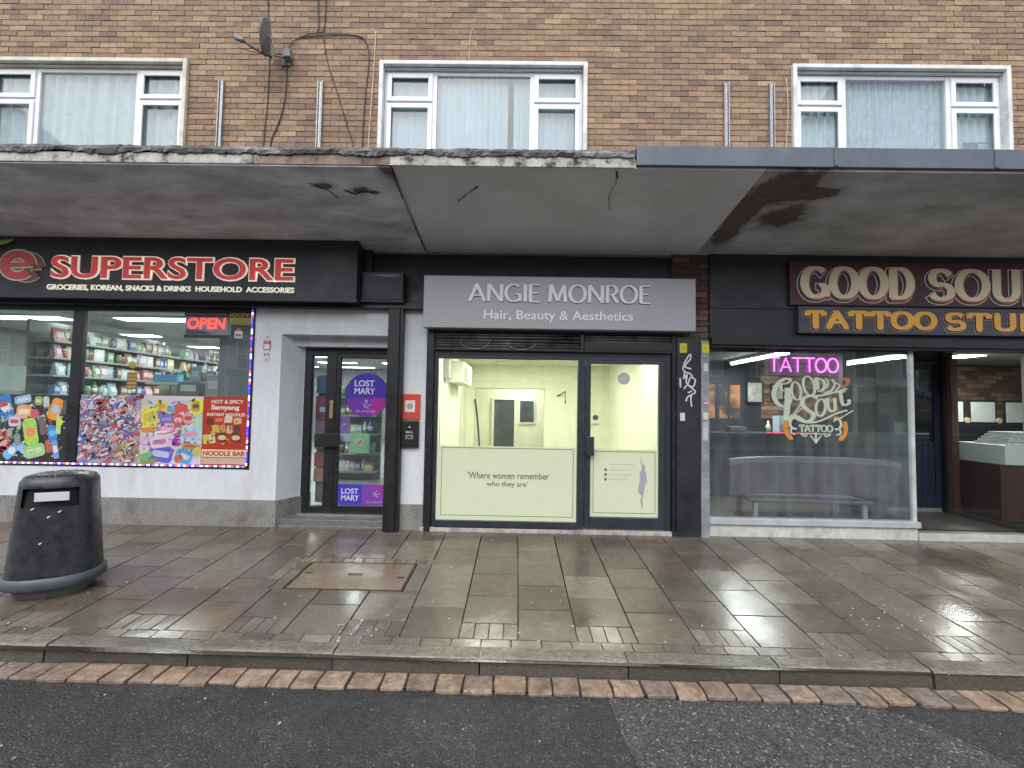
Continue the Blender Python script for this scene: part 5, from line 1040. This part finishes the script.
# things in the dim room
t=thing('reception_counter','black counter with a thin red light strip behind the bench','counter',(4.0,2.2,.1)); B('body',M_darkroom,t,(2.9,5.3,2.1,2.7,.1,1.15),bevel=.01); m=MB(); m.box(4.3,5.2,2.085,2.099,1.19,1.21); m.build('light_strip',mat('red_strip',(.5,.03,.1),.4,emit=(.9,.03,.15),estr=.6),t)
B('worktop',mat('worktop',(.06,.06,.065),.25),t,(2.85,5.35,2.10,2.75,1.152,1.19),bevel=.005)
for k,(x,w,h,c,lb,ct) in enumerate([(3.2,.18,.22,(.4,.42,.42),'pale grey box standing on the left of the black counter','box'),(3.9,.30,.10,(.12,.12,.13),'low dark case on the middle of the black counter','case'),(4.72,.22,.30,(.38,.45,.50),'pale blue grey box on the right of the black counter','box'),(4.45,.08,.18,(.5,.5,.48),'slim white bottle on the black counter','bottle')]):
    m=MB()
    if ct=='bottle': m.tube([(x,2.3,1.19),(x,2.3,1.32),(x,2.3,1.35),(x,2.3,1.40)],[.04,.04,.015,.015],12,c)
    else: m.box(x-w/2,x+w/2,2.25,2.45,1.19,1.19+h,c); m.box(x-w/2+.02,x+w/2-.02,2.245,2.25,1.21,1.19+h*.5,tuple(q*.5 for q in c))
    tag(m.build(ct+'_on_counter' if ct!='bottle' else 'bottle',M_goods,bevel=.006 if ct!='bottle' else 0),lb,ct)
for k,(x,z,w,h) in enumerate(((4.75,1.72,.34,.44),(5.2,1.78,.26,.34),(3.15,1.75,.5,.4),(2.75,1.5,.3,.5))):
    t=thing('picture',['framed sheet on the brick wall right of the painted lettering','smaller framed sheet beside the timber column','wide framed sheet on the dark back wall, left of the neon','tall framed sheet at the left end of the dark back wall'][k],'picture',(x,TB-.06,z)); B('frame',M_black,t,(x-w/2,x+w/2,TB-.07,TB-.035,z,z+h)); B('sheet',mat('print_sheet',(.42,.43,.38),.5,var=.5,scale=7),t,(x-w/2+.03,x+w/2-.03,TB-.075,TB-.071,z+.03,z+h-.03))
# AC-like reflection right of column, built as a white box
t=thing('reflection_box','white box built to stand for a reflection at the right end of the tattoo window','wall unit',(6.3,1.9,1.95)); B('case',mat('reflection_case',(.55,.60,.55),.5),t,(6.05,6.75,1.9,2.1,1.9,2.36),bevel=.02); B('grille',mat('reflection_grille',(.2,.22,.22),.5),t,(6.1,6.38,1.89,1.899,1.98,2.3),(6.45,6.7,1.89,1.899,1.98,2.3))
# right hand display: certificates, white desk, dark front
for k,x in enumerate((7.85,8.42,9.05)):
    t=thing('certificate',['leftmost of the three pale framed certificates on the dark ledge','middle of the three pale framed certificates on the dark ledge','rightmost of the three pale framed certificates, with a white scribble reflection'][k],'certificate',(x,2.5,1.42),'framed certificates in the right tattoo window'); B('sheet',mat('cert_sheet',(.46,.50,.48),.5,var=.12,scale=5),t,(x-.21,x+.21,2.50,2.512,1.44,1.80)); B('frame',M_black,t,(x-.25,x+.25,2.513,2.54,1.40,1.84))
    m=MB(); m.disc(x+.25,1.47,.05,2.46,2.48,(.45,.40,.25),n=12); tag(m.build('rosette',M_col),['pale round rosette at the first certificate corner','pale round rosette at the second certificate corner','pale round rosette at the third certificate corner'][k],'rosette')
B('ledge',M_black,tag(thing('dark_ledge','dark ledge below the framed certificates','ledge',(8.3,2.6,1.3)),),(7.3,9.8,2.45,2.9,1.36,1.40))
m=MB(); pen(m,'TATTOO',7.75,8.45,1.93,2.03,TB-.05,.030,.018,.002,serif=.1,rot=-14,col=(.6,.6,.58)); m.prism([(7.35,2.12),(7.65,2.14),(8.6,1.88),(8.62,1.80),(8.2,1.86),(7.6,2.02)],TB-.04,TB-.036,(.06,.06,.06)); m.disc(7.50,2.10,.07,TB-.045,TB-.04,(.35,.30,.2),n=14,rz=.05)
tag(m.build('wall_banner',M_col),'slanting dark TATTOO banner painted on the inside brick wall','banner')
t=thing('white_desk','white desk drawer unit with papers on a dark wooden base in the right tattoo window','desk',(7.2,.9,.1))
m=MB(); m.box(6.64,8.0,.45,1.15,.90,1.17); m.build('drawer_box',mat('desk_white',(.58,.62,.60),.4,var=.05),t,bevel=.008)
m=MB(); m.box(6.62,8.0,.50,1.2,.12,.895); m.build('base',mat('dark_red_wood',(.06,.025,.02),.4,var=.3,scale=4,stretch=(5,5,1)),t,bevel=.006)
m=MB(); m.disc(6.82,1.03,.012,.44,.45,(.5,.5,.5),n=10); m.disc(7.08,.97,.02,.44,.45,(.1,.1,.1),n=10); m.box(7.02,7.03,.445,.45,.91,1.16,(.3,.3,.3)); m.build('knob',M_col,t)
for k in range(5):
    m=MB(); a=6.72+.05*k; m.box(a,a+.7,.50+.03*k,.95,1.172+.035*k,1.172+.035*k+.028); tag(m.build('paper_stack',mat('paper',(.55,.58,.57),.7)),['lowest','second','third','fourth','topmost'][k]+' pale folder in the stack on the white desk','paper stack')
tag(B('brown_panel',M_wood,None,(6.75,7.6,1.9,1.95,.12,.95)),'brown wooden panel behind the side glass of the tattoo entrance','panel')
# signs
t=thing('tattoo_name_sign','maroon signboard painted GOOD SOUL in cream shadowed slab letters','shop sign',(5.2,-.1,2.91))
M_mar=mat('maroon_board',(.060,.018,.028),.5,var=.3,scale=4,stain=(.10,.035,.05),stain_amt=.5,stain_scale=3)
B('board',M_mar,t,(3.43,8.6,-.11,-.062,2.925,3.485),bevel=.004)
def slab_word(t,word,x0,x1,z0,z1,y,th,tn,cols,step):
    oc,sh,fc=cols
    m=MB(); pen(m,word,x0,x1,z0,z1,y,th,tn,.001,stag=.0002,col=oc,serif=.13,gap=.20,grow=step*1.0,dx=-step*.5,dz=-step*.9); m.build('letter_outline',M_col,t)
    m=MB(); pen(m,word,x0,x1,z0,z1,y-.0025,th,tn,.001,stag=.0002,col=(.02,.012,.012),serif=.13,gap=.20,grow=step*.62,dx=-step*.5,dz=-step*.9); m.build('letter_edge',M_col,t)
    m=MB(); pen(m,word,x0,x1,z0,z1,y-.005,th,tn,.001,stag=.0002,col=sh,serif=.13,gap=.20,dx=step*.5,dz=-step*.9); m.build('letter_shade',M_col,t)
    m=MB(); pen(m,word,x0,x1,z0,z1,y-.0075,th,tn,.001,stag=.0002,col=fc,serif=.13,gap=.20); m.build('lettering',M_col,t)
slab_word(t,'GOOD',3.60,4.94,3.01,3.42,-.112,.108,.042,((.62,.59,.58),(.40,.08,.06),(.74,.64,.42)),.026)
slab_word(t,'SOUL',5.18,6.62,3.00,3.41,-.112,.108,.042,((.62,.59,.58),(.40,.08,.06),(.74,.64,.42)),.026)
t=thing('tattoo_studio_sign','dark signboard painted TATTOO STUDIO in orange slab letters','shop sign',(5.2,-.1,2.57))
B('board',mat('grey_signboard',(.055,.06,.075),.5,var=.2,scale=4),t,(3.52,8.6,-.135,-.062,2.565,2.905),bevel=.004)
slab_word(t,'TATTOO',3.62,5.20,2.625,2.855,-.137,.080,.034,((.45,.40,.38),(.30,.08,.04),(.72,.38,.05)),.013)
slab_word(t,'STUDIO',5.35,6.95,2.62,2.85,-.137,.080,.034,((.45,.40,.38),(.30,.08,.04),(.72,.38,.05)),.013)

# ================================================================ STREET THINGS
# litter bin
t=thing('litter_bin','black plastic litter bin with a grey base band and white slot plate','litter bin',(-4.12,-1.73,pz(-1.73)))
M_bin=mat('wet_black_plastic',(.026,.029,.035),.32,var=.3,scale=12,bump=.001,bscale=60,rvar=.12,stain=(.07,.075,.08),stain_amt=.35,stain_scale=14)
bx,by,bz=-4.12,-1.73,pz(-1.73)
def ring(cx,cy,z,hx,hy,n=48,p=2.5,front=0):
    out=[]; ca,sa=math.cos(R(24)),math.sin(R(24))
    for k in range(n):
        a=2*math.pi*k/n; c,s=math.cos(a),math.sin(a); r=(abs(c)**p+abs(s)**p)**(-1/p); X=hx*r*c; Y=hy*r*s; out.append((cx+X*ca-Y*sa,cy+X*sa+Y*ca,z))
    return out
def loft(m,rings,col=(1,1,1),mi=0,cap0=True,cap1=True,smooth=True):
    n=len(rings[0]); vs=[p for r in rings for p in r]; fs=[(r*n+k,r*n+(k+1)%n,(r+1)*n+(k+1)%n,(r+1)*n+k) for r in range(len(rings)-1) for k in range(n)]
    m.add(vs,fs,col,mi,smooth)
    if cap0: m.add(rings[0],[tuple(range(n))[::-1]],col,mi)
    if cap1: m.add(rings[-1],[tuple(range(n))],col,mi)
def rotv(m,deg):
    ca,sa=math.cos(R(deg)),math.sin(R(deg)); m.v=[(bx+(p[0]-bx)*ca-(p[1]-by)*sa,by+(p[0]-bx)*sa+(p[1]-by)*ca,p[2]) for p in m.v]
def bw(z): return .325-.075*z, .30-.055*z
Hs=[.17,.2,.4,.6,.72]
m=MB(); rs=[]
for z in (.17,.19,.4,.6,.735): a,b_=bw(z); rs.append(ring(bx,by,bz+z,a,b_))
loft(m,rs); body=m.build('body',M_bin,t)
t.scale=(1,1,1.035)
m=MB(); loft(m,[ring(bx,by,bz+.075,.325,.305),ring(bx,by,bz+.085,.342,.317),ring(bx,by,bz+.15,.335,.311),ring(bx,by,bz+.165,.320,.295)],cap0=True,cap1=True); m.build('base_band',mat('grey_plastic',(.075,.088,.10),.45,var=.2,scale=10),t)
m=MB(); loft(m,[ring(bx,by,bz-.01,.25,.225),ring(bx,by,bz+.08,.28,.255)]); m.build('foot',mat('concrete_foot',(.10,.10,.095),.7,var=.3),t)
# hood: back and sides above the slot, with slot void inside
m=MB(); a,b_=bw(.735); inner=[]
loft(m,[ring(bx,by,bz+.72,a-.02,b_-.02),ring(bx,by,bz+.90,a-.05,b_-.04)],(0,0,0)); m.build('liner',mat('bin_inside',(.006,.006,.007),.8),t)
m=MB(); n=48
def part(z): 
    a,b_=bw(z); return ring(bx,by,bz+z,a,b_)
rz=[part(.735),part(.80),part(.89)]; 
vs=[p for r in rz for p in r]; fs=[]
for r in range(2):
    for k in range(n):
        ang=(k+.5)/n*360
        if 232<ang<312: continue
        fs.append((r*n+k,r*n+(k+1)%n,(r+1)*n+(k+1)%n,(r+1)*n+k))
m.add(vs,fs,(1,1,1),0,True)
a,b_=bw(.89); loft(m,[ring(bx,by,bz+.89,a,b_),ring(bx,by,bz+.935,a-.004,b_-.004),ring(bx,by,bz+.975,a-.03,b_-.03),ring(bx,by,bz+.995,a-.09,b_-.09),ring(bx,by,bz+1.003,.08,.08)],cap0=True)
hd=m.build('hood',M_bin,t)
m=MB(); yv2=by-bw(.84)[1]-.004; m.box(bx-.07,bx+.16,yv2-.012,yv2-.006,bz+.79,bz+.862,(.62,.64,.66)); rotv(m,24); m.build('slot_plate',M_col,t,bevel=.002)
m=MB()
for k in range(55): # raindrops and flecks caught on the lid and front
    a=random.uniform(0,6.28); r=random.uniform(.02,.2); s=random.uniform(.002,.005); X=bx+r*math.cos(a)*1.1; Y=by+r*math.sin(a)-.02; rr=max(abs(X-bx),abs(Y-by)); m.rrect(X,bz+1.0-max(0,(rr-.13))*.35+.006,s*2,s*.8,random.uniform(-20,20),Y-s,Y+s,(.5,.52,.52))
for (X,Z) in ((-4.02,.70),(-4.09,.66),(-4.13,.45),(-4.2,.73)): m.rrect(X,bz+Z,.022,.012,35,by-bw(Z)[1]-.006,by-bw(Z)[1]+.01,(.6,.62,.62))
for k in range(0): m.rrect(bx+.305-.02*(k%2)-.05*.0,bz+.45+.035*k,.02,.008,60*(-1)**k,by-.17-.003*k,by-.155,(.5,.52,.55))
def scr(pts):
    for a_,b_ in zip(pts[:-1],pts[1:]): m.tube([(a_[0],a_[1],a_[2]),(b_[0],b_[1],b_[2])],.0028,5,(.38,.40,.42))
for k in range(4):
    zz=bz+.42+.085*k; hx=bw(zz-bz)[0]; hy=bw(zz-bz)[1]; X=bx+hx*.80; Y=by-hy*.60
    scr([(X-.02,Y-.02,zz),(X+.012,Y+.004,zz+.02),(X-.012,Y-.012,zz+.045),(X+.01,Y+.003,zz+.06)])
rotv(m,24); tag(m.build('rain_flecks',M_col,t),kind='stuff')
# service cover
t=thing('service_cover','rectangular rusty brown service cover set in the paving before the shop door','manhole cover',(-1.555,-1.355,pz(-1.355)))
def sheet(m,x0,x1,y0,y1,dz0,h,col=(1,1,1),mi=0):
    v=[(x,y,pz(y)+dz0+q) for q in (0,h) for (x,y) in ((x0,y0),(x1,y0),(x1,y1),(x0,y1))]
    m.add(v,[(3,2,1,0),(4,5,6,7),(0,1,5,4),(1,2,6,5),(2,3,7,6),(3,0,4,7)],col,mi)
m=MB(); sheet(m,CX0+.02,CX1-.02,CY0+.02,CY1-.02,-.02,.022); m.build('cover',mat('cover_infill',(.17,.125,.088),.4,var=.3,scale=8,bump=.002,bscale=40,wet=(.16,.45,2.5),stain=(.11,.09,.07),stain_amt=.5,stain_scale=4),t,bevel=.002)
m=MB()
for a in ((CX0,CX1,CY0,CY0+.012),(CX0,CX1,CY1-.012,CY1),(CX0,CX0+.012,CY0+.012,CY1-.012),(CX1-.012,CX1,CY0+.012,CY1-.012)): sheet(m,*a,-.02,.023)
m.build('frame',mat('rusted_iron',(.07,.05,.04),.5,metal=.4,var=.4,scale=20),t)
m=MB(); sheet(m,-1.62,-1.48,-1.36,-1.31,.0022,.002); sheet(m,CX0+.05,CX0+.12,-1.33,-1.30,.0022,.002); sheet(m,CX1-.12,CX1-.05,-1.40,-1.37,.0022,.002); m.build('keyhole',M_black,t)

# ================================================================ OPPOSITE SIDE OF THE STREET (seen only in reflections)
OY=-19
m=MB(); m.box(-40,40,-19,-14,-.3,-.16); tag(m.build('far_pavement',mat('far_paving',(.16,.155,.145),.5,var=.2,scale=2)),kind='structure')
M_glassd=mat('far_window_glass',(.03,.035,.04),.08,spec=.8)
def far(x0,x1,h,mw,lab,wc,shop,lit):
    t=thing('far_building',lab,'building',((x0+x1)/2,OY-3,-.16))
    m=MB(); m.box(x0,x1,OY-6,OY,-.16,h); w=m.build('wall',mw,t)
    m=MB(); m.prismx([(OY+.3,h),(OY-3,h+2.2),(OY-6.3,h)],x0-.05,x1+.05); m.build('roof',mat('slate_roof',(.07,.072,.08),.6,var=.3),t)
    nw=max(1,int((x1-x0)/2.4))
    for i in range(nw):
        cx=x0+(x1-x0)*(i+.5)/nw
        m=MB(); a,b,z0,z1=cx-.55,cx+.55,3.4,4.9
        for q in ((a-.06,a,z0,z1),(b,b+.06,z0,z1),(a,b,z1,z1+.06),(a,b,z0-.08,z0),(a,b,(z0+z1)/2-.03,(z0+z1)/2+.03),(cx-.025,cx+.025,z0,(z0+z1)/2-.03),(cx-.025,cx+.025,(z0+z1)/2+.03,z1)): m.box(q[0],q[1],OY,OY+.05,q[2],q[3])
        f=m.build('window',M_white,t); m=MB(); m.box(a,b,OY,OY+.02,z0,z1); m.build('pane',M_glassd,f)
    m=MB(); m.box(x0+.3,(x0+3.1 if lit is M_lit else x1-.3),OY,OY+.04,(1.1 if lit is M_lit else .5),2.9); m.build('shop_window',lit,t)
    for q in range(5): m=MB(); m.box(x0+.3+.68*q,x0+.3+.68*q+(.10 if q%2 else .22),OY+.041,OY+.10,.3,2.9); m.build('mullion',wc,t)
    m=MB(); m.box(x0+.1,x1-.1,OY,OY+.12,2.95,3.3); m.build('fascia',wc,t)
M_dkt=mat('navy_render',(.03,.035,.05),.7,var=.1); M_redb=mat('far_brick',(.24,.12,.08),.9,var=.2); M_palew=mat('far_render',(.5,.49,.45),.8,var=.1)
M_lit=mat('lit_shop_glass',(.12,.06,.03),.4,emit=(1,.42,.12),estr=1.0,var=.8,scale=1.5)
_n=M_lit.node_tree.nodes; _no=_n.new('ShaderNodeTexNoise'); _no.inputs['Scale'].default_value=2.2; _no.inputs['Detail'].default_value=6; _mr=_n.new('ShaderNodeMapRange'); _mr.inputs[1].default_value=.42; _mr.inputs[2].default_value=.68; _mr.inputs[3].default_value=.15; _mr.inputs[4].default_value=5.0
M_lit.node_tree.links.new(_no.outputs[0],_mr.inputs[0]); M_lit.node_tree.links.new(_mr.outputs[0],_n['Principled BSDF'].inputs['Emission Strength'])

far(-30,-16,6.2,M_redb,'red brick terrace across the road, left end',M_dkt,0,M_glassd); far(-16,-6,6,M_palew,'pale rendered terrace house across the road',M_dkt,0,M_glassd); far(-6,3,6.2,M_redb,'red brick terrace shop across the road, middle',M_white,0,M_glassd)
far(3,9,6,M_palew,'pale rendered terrace shop across the road, right of middle',M_dkt,0,M_glassd); far(9,15,6.3,M_dkt,'dark navy building with white sash windows and a warm lit shop across the road',M_dkt,0,M_lit); far(15,30,6,M_palew,'pale terrace across the road, right end',M_white,0,M_glassd)
print('goods',ngoods,'objects',len(sc.objects))
